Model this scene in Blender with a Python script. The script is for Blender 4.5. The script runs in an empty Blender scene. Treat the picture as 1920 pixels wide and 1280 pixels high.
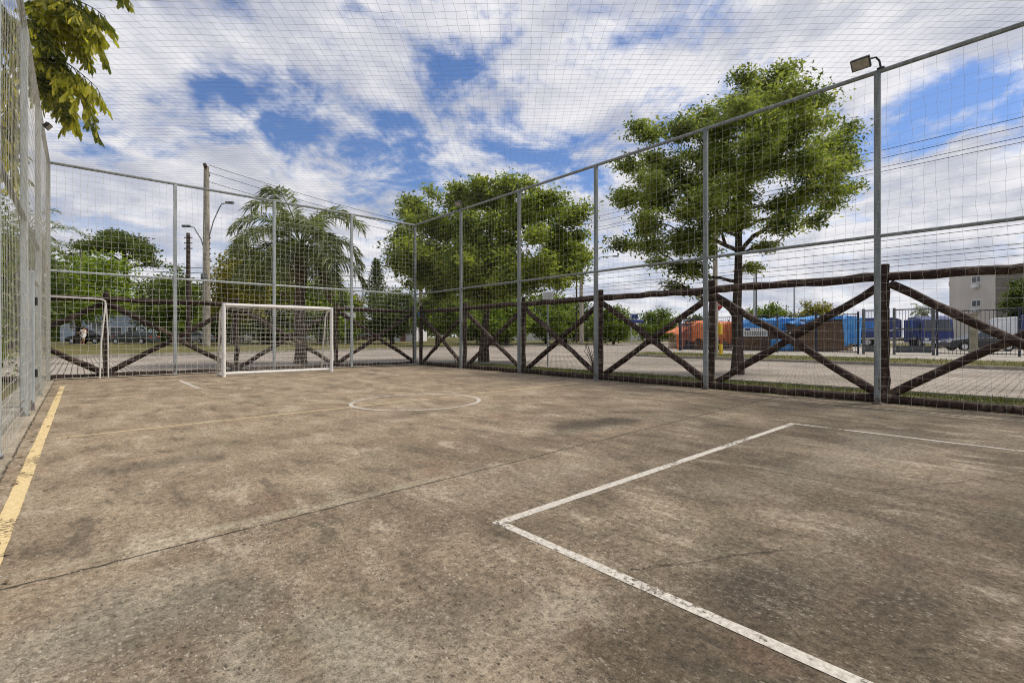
import bpy, math, random
import numpy as np
from mathutils import Vector, Matrix
random.seed(7); RNG = np.random.default_rng(7)
R = math.radians
sc = bpy.context.scene
col = sc.collection

# ------------------------------------------------------------------ camera
YAW = R(41.56); CS, SN = math.cos(YAW), math.sin(YAW)
CAM_H = 1.12; FPX = 916.0; HOR = 631.0
cam_d = bpy.data.cameras.new('camera'); cam = bpy.data.objects.new('camera', cam_d); col.objects.link(cam)
cam.location = (0, 0, CAM_H); cam.rotation_euler = (R(90), 0, -YAW)
cam_d.sensor_width = 36; cam_d.lens = FPX/1920*36; cam_d.shift_y = -9/1920
cam_d.clip_start = 0.05; cam_d.clip_end = 3000
sc.camera = cam
def W(px, t, z=0.0):
    """ground position of a point seen in photo column px at depth t metres"""
    X = (px-960)/FPX*t
    return Vector((X*CS+t*SN, -X*SN+t*CS, z))
def ZY(py, t): return CAM_H+(HOR-py)*t/FPX

# ------------------------------------------------------------------ light
sc.view_settings.view_transform = 'Standard'; sc.view_settings.look = 'None'
sc.view_settings.exposure = 0.25; sc.view_settings.gamma = 1.0
sc.cycles.filter_width = 1.05
SUN_EL, SUN_AZ = R(56), math.atan2(-0.45, 0.9)      # azimuth as a maths angle from +x
sd = Vector((math.cos(SUN_EL)*math.cos(SUN_AZ), math.cos(SUN_EL)*math.sin(SUN_AZ), math.sin(SUN_EL)))
sun_d = bpy.data.lights.new('sun', 'SUN'); sun = bpy.data.objects.new('sun', sun_d); col.objects.link(sun)
sun_d.energy = 2.9; sun_d.angle = R(14); sun_d.color = (1.0, 0.93, 0.82)
sun.rotation_euler = sd.to_track_quat('Z', 'Y').to_euler()

class NT:
    """small helper for writing node trees"""
    def __init__(s, tree): s.t = tree; tree.nodes.clear()
    def n(s, typ, **kw):
        nd = s.t.nodes.new(typ)
        for k, v in kw.items():
            if k == 'i':
                for a, b in v.items():
                    sk = nd.inputs[a]
                    if hasattr(b, 'is_output'): s.t.links.new(b, sk)
                    else: sk.default_value = b
            else: setattr(nd, k, v)
        return nd
    def m(s, op, a, b=None, c=None, clamp=False):
        d = {0: a}
        if b is not None: d[1] = b
        if c is not None: d[2] = c
        return s.n('ShaderNodeMath', operation=op, use_clamp=clamp, i=d).outputs[0]
    def v(s, op, a, b=None):
        d = {0: a}
        if b is not None: d[1] = b
        nd = s.n('ShaderNodeVectorMath', operation=op, i=d)
        return nd.outputs['Value'] if op in ('LENGTH', 'DISTANCE', 'DOT_PRODUCT') else nd.outputs[0]
    def mix(s, f, a, b, blend='MIX'):
        nd = s.n('ShaderNodeMix', data_type='RGBA', blend_type=blend)
        for k, x in ((0, f), (6, a), (7, b)):
            if hasattr(x, 'is_output'): s.t.links.new(x, nd.inputs[k])
            elif k == 0: nd.inputs[k].default_value = x
            else: nd.inputs[k].default_value = (*x, 1) if len(x) == 3 else x
        return nd.outputs[2]
    def noise(s, vec, scale, detail=4, rough=.55, dist=0.0, out='Fac'):
        return s.n('ShaderNodeTexNoise', i={'Vector': vec, 'Scale': scale, 'Detail': detail, 'Roughness': rough, 'Distortion': dist}).outputs[out]
    def sm(s, x, a, b, lo=0.0, hi=1.0):
        return s.n('ShaderNodeMapRange', interpolation_type='SMOOTHSTEP', i={0: x, 1: a, 2: b, 3: lo, 4: hi}).outputs[0]
    def mp(s, vec, scale=(1, 1, 1), loc=(0, 0, 0), rot=(0, 0, 0)):
        return s.n('ShaderNodeMapping', i={0: vec, 1: loc, 2: rot, 3: scale}).outputs[0]

world = bpy.data.worlds.new('World'); sc.world = world; world.use_nodes = True
def build_sky():
    N = NT(world.node_tree)
    d = N.v('NORMALIZE', N.n('ShaderNodeTexCoord').outputs['Generated'])
    sx = N.n('ShaderNodeSeparateXYZ', i={0: d})
    sky = N.n('ShaderNodeTexSky', sky_type='NISHITA', sun_disc=False, sun_elevation=SUN_EL, sun_rotation=R(90)-SUN_AZ,
              air_density=1.0, dust_density=0.4, ozone_density=2.0)
    zc = N.m('MAXIMUM', sx.outputs[2], 0.0)
    den = N.m('ADD', zc, 0.22)
    p = N.n('ShaderNodeCombineXYZ', i={0: N.m('DIVIDE', sx.outputs[0], den), 1: N.m('DIVIDE', sx.outputs[1], den), 2: 0.3}).outputs[0]
    warp = N.noise(p, 1.3, 3, .5, out='Color')
    pw = N.v('ADD', p, N.v('SCALE', N.v('SUBTRACT', warp, (.5, .5, .5)), None))
    pw.node.inputs[1].links[0].from_node.inputs['Scale'].default_value = 0.40
    big = N.noise(pw, 2.2, 10, .60)
    f2 = N.noise(N.mp(pw, loc=(3.1, 7.7, 0)), 6.5, 9, .62)
    f = N.m('ADD', N.m('MULTIPLY', N.m('SUBTRACT', big, .5), 1.0), N.m('MULTIPLY', N.m('SUBTRACT', f2, .5), 1.25))
    # openings in the cloud sheet: (photo column, row, radius, depth)
    holes = [(830,128,58,.30),(540,235,105,.30),(660,262,130,.33),(820,285,105,.28),(960,285,95,.27),(730,230,60,.15),(450,160,70,.22),
             (380,190,60,.16),(150,95,70,.2),(1700,225,90,.38),(1790,190,90,.40),(1880,170,70,.3),(1640,300,60,.22),
             (1890,262,60,.25),(1195,95,55,.16),(1425,70,55,.14),(190,170,60,.14),(180,275,60,.13),(1080,290,60,.18),
             (1120,330,45,.2),(1545,5,45,.2),(750,160,60,.10),(640,300,50,.12)]
    covers = [(1000,170,120,.12),(700,150,60,.12),(1700,400,200,.3),(1500,60,110,.25),(300,90,110,.15),(450,330,120,.22),(1800,330,80,.22),
              (250,250,60,.1),(1150,180,90,.15),(1750,60,80,.2),(640,60,110,.12),(1830,235,40,.12)]
    for sgn, lst in ((-1, holes), (1, covers)):
        for px, py, rad, a in lst:
            v = W(px, FPX); v = Vector((v.x, v.y, HOR-py)).normalized()
            k = v.dot(Vector((SN, CS, 0)))
            dist = N.v('LENGTH', N.v('MULTIPLY', N.v('SUBTRACT', d, tuple(v)), (1, 1, 1.5)))
            g = N.sm(dist, 0.0, rad*1.75/FPX*k, a*sgn*.74, 0.0)
            f = N.m('ADD', f, g)
    cloud = N.sm(f, -.34, .06)
    low = N.sm(sx.outputs[2], .30, .10)
    cloud = N.m('MAXIMUM', cloud, N.m('MULTIPLY', low, .86))
    shade = N.noise(N.mp(pw, loc=(1.7, .4, 0)), 3.4, 8, .58)
    bands = N.noise(N.mp(d, scale=(1.2, 1.2, 9)), 2.2, 5, .55)
    sh = N.m('ADD', N.m('MULTIPLY', shade, .72), N.m('MULTIPLY', bands, .28))
    thick = N.sm(f, -.05, .35)
    lit = N.sm(sh, .38, .62)
    lit = N.m('MULTIPLY', lit, N.m('SUBTRACT', 1.0, N.m('MULTIPLY', thick, .25)))
    cc = N.mix(lit, (.44, .46, .54), (.78, .77, .79))
    skyc = N.v('MULTIPLY', sky.outputs[0], (.074, .086, .110))
    out = N.mix(cloud, skyc, cc)
    # the ground half of the sky sphere is never seen; keep it dull
    out = N.mix(N.sm(sx.outputs[2], -.02, 0.0), (.14, .13, .11), out)
    bg = N.n('ShaderNodeBackground', i={0: out, 1: 1.0})
    o = N.n('ShaderNodeOutputWorld', i={0: bg.outputs[0]})
build_sky()

# ------------------------------------------------------------------ materials
def newmat(name):
    m = bpy.data.materials.new(name); m.use_nodes = True
    return m, NT(m.node_tree)
def finish(N, color, rough=.8, metal=0.0, bump=None, bstr=.3, bdist=.01, spec=.3, extra=None):
    d = {'Base Color': color if hasattr(color, 'is_output') else (*color, 1), 'Roughness': rough, 'Metallic': metal, 'Specular IOR Level': spec}
    if bump is not None:
        d['Normal'] = N.n('ShaderNodeBump', i={'Height': bump, 'Strength': bstr, 'Distance': bdist}).outputs[0]
    b = N.n('ShaderNodeBsdfPrincipled', i=d)
    N.n('ShaderNodeOutputMaterial', i={0: b.outputs[0]})
    return b
def obco(N): return N.n('ShaderNodeTexCoord').outputs['Object']
def mottled(name, c1, c2, scale=6, rough=.8, metal=0.0, bstr=.2, stretch=(1, 1, 1), spec=.3, lo=.35, hi=.65, fine=60):
    m, N = newmat(name); c = N.mp(obco(N), scale=stretch)
    a = N.noise(c, scale, 6, .6); b = N.noise(c, fine, 3, .6)
    f = N.sm(N.m('ADD', N.m('MULTIPLY', a, .75), N.m('MULTIPLY', b, .25)), lo, hi)
    finish(N, N.mix(f, c1, c2), rough, metal, b, bstr, .01, spec)
    return m
M = {}
M['galv_plain'] = mottled('galvanised_steel', (.15, .17, .17), (.26, .285, .285), 5, .5, .35, .06, spec=.5)
M['galv_pale_plain'] = mottled('pale_lit_steel', (.31, .34, .335), (.46, .49, .485), 5, .5, 0.0, .06, spec=.4)
M['white_paint'] = mottled('chipped_white_paint', (.55, .52, .46), (.80, .78, .74), 9, .5, 0.0, .1, lo=.25, hi=.5)
M['twine'] = mottled('net_twine', (.40, .38, .32), (.62, .60, .53), 8, .9)
M['goal_twine'] = mottled('goal_twine', (.62, .60, .55), (.80, .78, .73), 8, .9)
M['roof_twine'] = mottled('roof_net_twine', (.24, .235, .20), (.40, .39, .34), 3, .9)
M['black_iron'] = mottled('black_iron', (.02, .02, .022), (.05, .05, .05), 8, .6)
M['yard_iron'] = mottled('navy_iron', (.012, .016, .035), (.03, .035, .06), 8, .5)
M['gate_grey'] = mottled('gate_grey', (.07, .075, .08), (.14, .145, .15), 8, .5)
M['concrete_pole'] = mottled('pole_concrete', (.24, .21, .165), (.42, .38, .31), 2.5, .9, stretch=(3, 3, .6))
M['wood_pole'] = mottled('tarred_wood', (.035, .025, .02), (.10, .075, .06), 4, .9, stretch=(4, 4, .4))
M['bark'] = mottled('bark', (.028, .020, .015), (.105, .082, .062), 5, .95, bstr=.7, stretch=(3, 3, .7))
M['palm_bark'] = mottled('palm_bark', (.05, .035, .025), (.15, .115, .085), 4, .95, bstr=.7, stretch=(1, 1, 5))
M['dead_frond'] = mottled('dead_frond', (.10, .065, .03), (.22, .155, .08), 6, .9)
M['kerb'] = mottled('kerb_stone', (.22, .20, .165), (.38, .35, .30), 4, .9)
M['pale_walk'] = mottled('pale_concrete', (.26, .235, .195), (.40, .365, .31), 1.2, .9)
M['orange_tarp'] = mottled('orange_tarpaulin', (.58, .14, .04), (.80, .26, .09), 3, .5, bstr=.3)
M['blue_tarp'] = mottled('blue_tarpaulin', (.04, .20, .56), (.12, .40, .78), 2, .45, bstr=.3)
M['timber'] = mottled('sawn_timber', (.11, .065, .035), (.27, .17, .095), 3, .85, stretch=(1, 1, 8))
M['glass'] = mottled('dark_glass', (.02, .025, .03), (.04, .05, .06), 3, .12, spec=.8)
M['tyre'] = mottled('tyre_rubber', (.012, .012, .012), (.03, .03, .03), 9, .9)
M['chrome'] = mottled('alloy', (.4, .4, .4), (.6, .6, .6), 9, .35, .7)
M['red_lamp'] = mottled('red_lens', (.35, .02, .02), (.5, .05, .04), 9, .3)
M['clear_lamp'] = mottled('clear_lens', (.5, .5, .5), (.7, .7, .7), 9, .2)
M['lamp_glass'] = mottled('floodlight_lens', (.30, .28, .23), (.46, .43, .36), 14, .4)
M['sign_red'] = mottled('sign_red', (.36, .02, .03), (.48, .035, .05), 5, .5)
M['sign_white'] = mottled('sign_white', (.62, .62, .58), (.78, .78, .75), 5, .5)
M['yellow'] = mottled('yellow_paint', (.55, .36, .01), (.72, .50, .02), 5, .5)
M['navy'] = mottled('truck_navy', (.015, .03, .12), (.03, .05, .2), 2, .35, spec=.5)
M['truck_blue'] = mottled('truck_blue', (.03, .14, .45), (.05, .22, .6), 2, .35, spec=.5)
M['truck_white'] = mottled('truck_white', (.6, .62, .64), (.75, .77, .78), 2, .4)
M['skin'] = mottled('skin', (.42, .24, .16), (.5, .3, .21), 9, .6)
M['cloth_white'] = mottled('white_cloth', (.66, .64, .62), (.78, .77, .75), 9, .9)
M['hair'] = mottled('dark_hair', (.02, .014, .01), (.04, .03, .02), 9, .8)

def weathered_steel(name, c1, c2):
    m, N = newmat(name); c = obco(N); z = N.n('ShaderNodeSeparateXYZ', i={0: c}).outputs[2]
    a = N.noise(N.mp(c, scale=(3, 3, .5)), 4, 6, .65); b = N.noise(c, 38, 4, .7); e = N.noise(N.mp(c, scale=(2, 2, .8)), 7, 6, .7)
    base = N.mix(N.sm(N.m('ADD', N.m('MULTIPLY', a, .7), N.m('MULTIPLY', b, .3)), .38, .62), c1, c2)
    foot = N.m('ADD', e, N.sm(z, .55, .0, 0.0, .16))
    base = N.mix(N.m('MULTIPLY', N.sm(foot, .62, .70), .8), base, (.085, .050, .032))
    base = N.mix(N.m('MULTIPLY', N.sm(b, .62, .72), .5), base, (.07, .07, .065))
    finish(N, base, .55, .2, b, .12, .004, spec=.4); return m
M['galv'] = weathered_steel('galvanised_steel', (.15, .17, .17), (.27, .295, .295))  # grey kept dark to carry the shade on the right fence
M['galv_pale'] = weathered_steel('pale_lit_steel', (.33, .365, .365), (.50, .54, .54))  # same steel, lightened to carry the sunlight on far and left posts
def wood_mat():
    m, N = newmat('creosoted_log'); c = obco(N)
    g = N.noise(N.mp(c, scale=(1, 1, 1)), 3.2, 7, .65)
    fine = N.noise(c, 26, 4, .7)
    pale = N.sm(N.m('ADD', N.m('MULTIPLY', g, .7), N.m('MULTIPLY', fine, .3)), .50, .64)
    c1 = N.mix(N.sm(fine, .35, .65), (.016, .009, .007), (.055, .032, .023))
    colr = N.mix(N.m('MULTIPLY', pale, .7), c1, (.19, .14, .10))
    finish(N, colr, .8, 0, fine, .6, .012)
    return m
M['log'] = wood_mat()

def leaf_mat(name, dark, light, tip, trans=.35):
    m, N = newmat(name)
    at = N.n('ShaderNodeAttribute', attribute_name='rnd').outputs['Fac']
    c = obco(N)
    cl = N.noise(c, .8, 4, .6)
    f = N.m('ADD', N.m('MULTIPLY', at, .45), N.m('MULTIPLY', N.sm(cl, .36, .64), .55))
    colr = N.mix(N.sm(f, .15, .68), dark, light)
    colr = N.mix(N.m('MULTIPLY', N.sm(at, .82, .98), .8), colr, tip)
    b = N.n('ShaderNodeBsdfPrincipled', i={'Base Color': colr, 'Roughness': .55, 'Specular IOR Level': .3})
    t = N.n('ShaderNodeBsdfTranslucent', i={0: N.mix(.5, colr, N.v('MULTIPLY', colr, (1.5, 1.6, .6)))})
    mx = N.n('ShaderNodeMixShader', i={0: trans, 1: b.outputs[0], 2: t.outputs[0]})
    N.n('ShaderNodeOutputMaterial', i={0: mx.outputs[0]})
    return m
M['leaf_broad'] = leaf_mat('broadleaf', (0.06, 0.10, 0.014), (0.275, 0.33, 0.05), (0.46, 0.45, 0.10), 0.48)
M['leaf_right'] = leaf_mat('tipuana_leaf', (0.065, 0.10, 0.02), (0.275, 0.33, 0.065), (0.46, 0.45, 0.14), 0.48)
M['leaf_dark'] = leaf_mat('dark_leaf', (0.034, 0.054, 0.012), (0.1, 0.135, 0.026), (0.17, 0.19, 0.04), 0.45)
M['leaf_mid'] = leaf_mat('mid_leaf', (0.05, 0.082, 0.012), (0.16, 0.22, 0.028), (0.26, 0.3, 0.04), 0.48)
M['leaf_bright'] = leaf_mat('bright_leaf', (0.085, 0.145, 0.012), (0.23, 0.31, 0.028), (0.38, 0.41, 0.05), 0.5)
M['leaf_yellow'] = leaf_mat('yellowish_leaf', (0.1, 0.105, 0.014), (0.25, 0.23, 0.03), (0.46, 0.36, 0.03), 0.42)
M['leaf_palm'] = leaf_mat('palm_leaf', (0.055, 0.074, 0.026), (0.18, 0.215, 0.08), (0.32, 0.34, 0.14), 0.42)
M['leaf_fish'] = leaf_mat('fishtail_leaf', (0.11, 0.14, 0.02), (0.48, 0.46, 0.05), (0.80, 0.66, 0.09), 0.62)

def court_mat():
    m, N = newmat('worn_court_concrete'); c = obco(N)
    s = N.n('ShaderNodeSeparateXYZ', i={0: c}); X, Y = s.outputs[0], s.outputs[1]
    big = N.noise(c, .33, 5, .6, .4)
    med = N.noise(N.mp(c, loc=(5, 2, 0)), 1.1, 10, .68, .5)
    scuff = N.noise(N.mp(c, rot=(0, 0, R(20)), scale=(1.6, .7, 1), loc=(9, 1, 0)), 1.9, 12, .75, .3)
    fine = N.noise(c, 26, 8, .75)
    grit = N.noise(c, 130, 3, .7)
    warm = N.sm(N.m('ADD', Y, N.m('MULTIPLY', X, -.25)), -2.0, 8.0)
    base = N.mix(N.sm(N.m('ADD', N.m('MULTIPLY', big, .4), N.m('MULTIPLY', med, .6)), .36, .64), (.122, .096, .067), (.232, .190, .138))
    base = N.mix(N.m('MULTIPLY', warm, .85), base, N.mix(N.sm(med, .40, .60), (.225, .172, .118), (.315, .248, .172)))
    base = N.mix(N.m('MULTIPLY', N.sm(scuff, .52, .62), .6), base, (.40, .345, .265))
    base = N.mix(N.m('MULTIPLY', N.sm(scuff, .48, .38), .6), base, (.085, .071, .054))
    moss = N.noise(N.mp(c, loc=(2, 12, 0)), .8, 7, .65)
    base = N.mix(N.m('MULTIPLY', N.sm(moss, .52, .68), .4), base, (.115, .112, .070))
    red = N.noise(N.mp(c, loc=(21, 3, 0)), 1.3, 8, .7)
    base = N.mix(N.m('MULTIPLY', N.sm(red, .54, .70), .35), base, (.27, .165, .115))
    # stains with a shape of their own
    def blob(col_from, cx, cy, rx, ry, a, colr, rot=0):
        q = N.v('MULTIPLY', N.v('SUBTRACT', c, (cx, cy, 0)), (1/rx, 1/ry, 0))
        q = N.v('ADD', q, N.v('SCALE', N.v('SUBTRACT', N.noise(c, 1.6, 6, .65, out='Color'), (.5, .5, .5))))
        q.node.inputs[1].links[0].from_node.inputs['Scale'].default_value = 1.6
        return N.mix(N.m('MULTIPLY', N.sm(N.v('LENGTH', N.v('MULTIPLY', q, (1, 1, 0))), 1.1, .2), a), col_from, colr)
    base = blob(base, 5.0, 4.0, 1.0, .45, .75, (.045, .038, .028))
    base = blob(base, 3.2, 6.2, .9, .4, .35, (.07, .058, .042))
    base = blob(base, 1.0, 3.26, 2.4, .085, .55, (.32, .285, .21))
    base = blob(base, .9, 1.5, .6, .5, .45, (.27, .235, .18))
    base = blob(base, .1, 2.4, .7, .35, .5, (.26, .245, .195))
    base = blob(base, 2.9, 2.8, 1.2, .35, .4, (.29, .25, .19))
    base = blob(base, 6.2, 1.3, 1.3, .5, .45, (.28, .25, .20))
    base = blob(base, .75, 1.75, .22, .5, .7, (.31, .28, .215))
    base = blob(base, .42, 1.75, .12, .45, .55, (.33, .30, .235))
    base = blob(base, .35, 2.75, .5, .22, .5, (.29, .26, .20))
    base = blob(base, 1.46, 1.36, .28, .16, .6, (.40, .35, .27))
    base = blob(base, 4.6, 1.4, .9, .3, .45, (.29, .26, .20))
    base = blob(base, 3.6, 1.7, .5, .25, .45, (.30, .26, .195))
    base = blob(base, 1.1, 1.25, .35, .3, .5, (.36, .30, .22))
    base = blob(base, 2.3, .9, .5, .3, .55, (.055, .045, .036))
    base = blob(base, 3.0, .6, .9, .5, .5, (.075, .065, .052))
    base = blob(base, .5, 5.3, .8, .25, .5, (.075, .066, .05))
    base = blob(base, .35, 2.2, .6, .45, .4, (.075, .062, .048))
    # cast joints and cracks
    wob = N.m('MULTIPLY', N.m('SUBTRACT', N.noise(c, 5, 5, .7), .5), .06)
    def seam(col_from, dist, w, a=.85):
        k = N.sm(dist, w, w*.35)
        k = N.m('MULTIPLY', k, N.sm(N.noise(c, 7, 4, .6), .3, .45))
        return N.mix(N.m('MULTIPLY', k, a), col_from, (.018, .018, .012))
    d1 = N.m('ABSOLUTE', N.m('SUBTRACT', N.m('ADD', Y, wob), N.m('ADD', 3.13, N.m('MULTIPLY', X, .045))))
    base = seam(base, d1, .015, .88)
    d2 = N.m('ADD', N.m('ABSOLUTE', N.m('SUBTRACT', N.m('ADD', X, wob), 4.32)), N.m('MAXIMUM', N.m('SUBTRACT', Y, 3.3), 0))
    base = seam(base, d2, .013, .6)
    d3 = N.m('ABSOLUTE', N.m('ADD', N.m('ADD', X, wob), .46))
    base = seam(base, d3, .014, .8)
    d4 = N.m('ABSOLUTE', N.m('SUBTRACT', N.m('ADD', Y, wob), 10.4))
    base = seam(base, d4, .012, .35)
    def crack(col_from, ax, ay, bx, by, w, a):
        L = math.hypot(bx-ax, by-ay); ux, uy = (bx-ax)/L, (by-ay)/L
        rx, ry = N.m('SUBTRACT', X, ax), N.m('SUBTRACT', Y, ay)
        along = N.m('ADD', N.m('MULTIPLY', rx, ux), N.m('MULTIPLY', ry, uy))
        acr = N.m('ADD', N.m('MULTIPLY', rx, -uy), N.m('MULTIPLY', ry, ux))
        acr = N.m('ABSOLUTE', N.m('ADD', acr, N.m('MULTIPLY', wob, 1.6)))
        over = N.m('MAXIMUM', N.m('SUBTRACT', N.m('ABSOLUTE', N.m('SUBTRACT', along, L/2)), L/2), 0)
        return seam(col_from, N.m('ADD', acr, over), w, a)
    base = crack(base, 1.98, 1.38, 2.85, .93, .013, .55)
    base = crack(base, 4.3, .9, 6.0, .1, .012, .5)
    base = crack(base, -.2, 5.6, .8, 5.8, .012, .5)
    strip = N.sm(X, -.46, -.49)
    base = N.mix(N.m('MULTIPLY', strip, .75), base, N.mix(N.sm(med, .4, .6), (.27, .24, .185), (.40, .36, .29)))
    # exposed grit
    k = N.m('ADD', N.m('MULTIPLY', fine, .65), N.m('MULTIPLY', grit, .35))
    base = N.mix(1.0, base, N.mix(N.sm(k, .38, .62), (.56, .535, .50), (1.44, 1.42, 1.39)), 'MULTIPLY')
    fl = N.noise(N.mp(c, rot=(0, 0, R(35)), scale=(1.5, .8, 1)), 52, 5, .7)
    base = N.mix(N.m('MULTIPLY', N.m('MULTIPLY', N.sm(fl, .57, .63), N.sm(scuff, .42, .56)), .75), base, (.50, .44, .35))
    base = N.mix(N.m('MULTIPLY', N.sm(N.noise(c, 75, 4, .65), .42, .36), .6), base, (.05, .042, .032))
    vw = N.v('ADD', N.mp(c, rot=(0, 0, R(25)), scale=(1.25, .8, 1)), N.v('MULTIPLY', N.noise(c, 30, 3, out='Color'), (.02, .02, 0)))
    vor = N.n('ShaderNodeTexVoronoi', i={'Vector': vw, 'Scale': 58.0})
    cell = N.n('ShaderNodeSeparateXYZ', i={0: vor.outputs['Color']}).outputs[0]
    inner = N.sm(vor.outputs['Distance'], .55, .25)
    patchy = N.sm(N.noise(N.mp(c, loc=(4, 4, 0)), 2.4, 6, .65), .40, .60)
    base = N.mix(N.m('MULTIPLY', N.m('MULTIPLY', N.sm(cell, .80, .90), inner), N.m('MULTIPLY', patchy, .7)), base, (.42, .37, .29))
    base = N.mix(N.m('MULTIPLY', N.m('MULTIPLY', N.sm(cell, .20, .10), inner), N.m('SUBTRACT', .85, N.m('MULTIPLY', patchy, .5))), base, (.05, .043, .034))
    near = N.sm(N.m('SUBTRACT', Y, N.m('MULTIPLY', X, .55)), 3.6, -1.2)
    near_tone = N.m('ADD', 1.10, N.m('MULTIPLY', N.m('MULTIPLY', near, N.sm(N.noise(N.mp(c, loc=(8, 3, 0)), .7, 6, .6), .30, .58)), -.42))  # patchy darkening towards the near right of the slab
    base = N.mix(1.0, base, N.n('ShaderNodeCombineXYZ', i={0: near_tone, 1: near_tone, 2: near_tone}).outputs[0], 'MULTIPLY')
    pits = N.n('ShaderNodeTexVoronoi', i={'Vector': N.v('ADD', c, N.v('MULTIPLY', N.noise(c, 9, 3, out='Color'), (.1, .1, 0))), 'Scale': 17.0}).outputs['Distance']
    pit = N.m('MULTIPLY', N.sm(pits, .16, .05), N.sm(N.noise(c, 3, 3, .6), .48, .6))
    base = N.mix(N.m('MULTIPLY', pit, .75), base, (.035, .03, .024))
    h = N.m('SUBTRACT', N.m('ADD', N.m('MULTIPLY', fine, .6), N.m('MULTIPLY', grit, .4)), N.m('MULTIPLY', pit, .4))
    finish(N, base, .92, 0, h, .55, .012, spec=.2)
    return m
M['court'] = court_mat()

def paint_mat(name, c1, c2, wear=.5):
    m, N = newmat(name); c = obco(N)
    a = N.noise(c, 1.4, 6, .6); f = N.noise(c, 34, 7, .75)
    k = N.m('ADD', N.m('MULTIPLY', a, .55), N.m('MULTIPLY', f, .45))
    cover = N.sm(k, wear-.055, wear+.02)
    b = N.n('ShaderNodeBsdfPrincipled', i={'Base Color': N.mix(N.sm(f, .3, .7), c1, c2), 'Roughness': .85, 'Specular IOR Level': .2})
    tr = N.n('ShaderNodeBsdfTransparent')
    mx = N.n('ShaderNodeMixShader', i={0: cover, 1: tr.outputs[0], 2: b.outputs[0]})
    N.n('ShaderNodeOutputMaterial', i={0: mx.outputs[0]})
    return m
M['line_white'] = paint_mat('worn_white_line', (.36, .33, .28), (.64, .60, .53), .445)
M['line_faint'] = paint_mat('faint_line', (.34, .28, .20), (.50, .43, .32), .455)
M['line_pale_yellow'] = paint_mat('faded_yellow_line', (.40, .30, .16), (.58, .46, .29), .43)
M['line_yellow'] = paint_mat('worn_yellow_line', (.54, .40, .19), (.72, .57, .32), .435)

def grass_mat():
    m, N = newmat('dry_lawn'); c = obco(N)
    a = N.noise(c, .25, 6, .65); b = N.noise(c, 5, 6, .7); g = N.noise(c, 40, 3, .7)
    base = N.mix(N.sm(a, .38, .62), (.085, .088, .026), (.165, .140, .058))
    base = N.mix(N.m('MULTIPLY', N.sm(b, .52, .7), .55), base, (.23, .185, .105))
    base = N.mix(1.0, base, N.mix(N.sm(g, .3, .7), (.6, .6, .6), (1.3, 1.3, 1.3)), 'MULTIPLY')
    finish(N, base, .95, 0, g, .5, .03, spec=.1)
    return m
M['lawn'] = grass_mat()
def blade_mat():
    m, N = newmat('grass_blade')
    at = N.n('ShaderNodeAttribute', attribute_name='rnd').outputs['Fac']
    cc = N.mix(at, (.085, .125, .022), (.25, .24, .07))
    finish(N, cc, .8, spec=.2); return m
M['blade'] = blade_mat()
def paver_mat():
    m, N = newmat('interlocking_pavers'); c = obco(N)
    w = N.v('ADD', c, N.v('MULTIPLY', N.noise(c, 2.0, 4, out='Color'), (.06, .06, 0)))
    br = N.n('ShaderNodeTexBrick', i={'Vector': N.mp(w, rot=(0, 0, R(90))), 'Scale': 1.0, 'Mortar Size': .016, 'Mortar Smooth': .3, 'Brick Width': .30, 'Row Height': .16,
             'Color1': (.31, .27, .235, 1), 'Color2': (.40, .355, .31, 1), 'Mortar': (.075, .065, .05, 1)})
    a = N.noise(c, .3, 6, .6); g = N.noise(c, 22, 4, .7)
    base = N.mix(1.0, br.outputs[0], N.mix(N.sm(a, .35, .65), (.72, .70, .66), (1.12, 1.10, 1.08)), 'MULTIPLY')
    base = N.mix(1.0, base, N.mix(N.sm(g, .3, .7), (.8, .8, .8), (1.2, 1.2, 1.2)), 'MULTIPLY')
    moss = N.noise(c, .55, 5, .6)
    base = N.mix(N.m('MULTIPLY', N.sm(moss, .56, .72), .4), base, (.13, .13, .06))
    finish(N, base, .9, 0, N.m('SUBTRACT', 1.0, br.outputs[1]), .5, .01, spec=.2)
    return m
M['paver'] = paver_mat()
def wall_mat(name, c1, c2, sc_=1.0): return mottled(name, c1, c2, sc_, .9, stretch=(1, 1, .5))
M['wall_grey'] = wall_mat('grey_render', (.50, .465, .43), (.60, .56, .52), .4)  # colour raised to carry the light on the block's lit face
M['wall_shaded'] = wall_mat('shaded_grey_render', (.15, .135, .12), (.20, .18, .165), .4)  # shaded copy of the grey wall; side's shade is in the colour
M['wall_blue'] = wall_mat('pale_blue_render', (.26, .32, .40), (.36, .42, .50), .5)
M['wall_white'] = wall_mat('white_render', (.50, .50, .50), (.66, .66, .66), .5)
M['wall_brown'] = wall_mat('brick_red_render', (.16, .07, .05), (.24, .11, .08), .5)
M['roof'] = mottled('tiled_roof', (.10, .06, .045), (.17, .10, .08), 3, .9)
M['green_mould'] = mottled('stained_wall', (.20, .19, .13), (.36, .34, .25), 1.2, .95)

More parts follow.
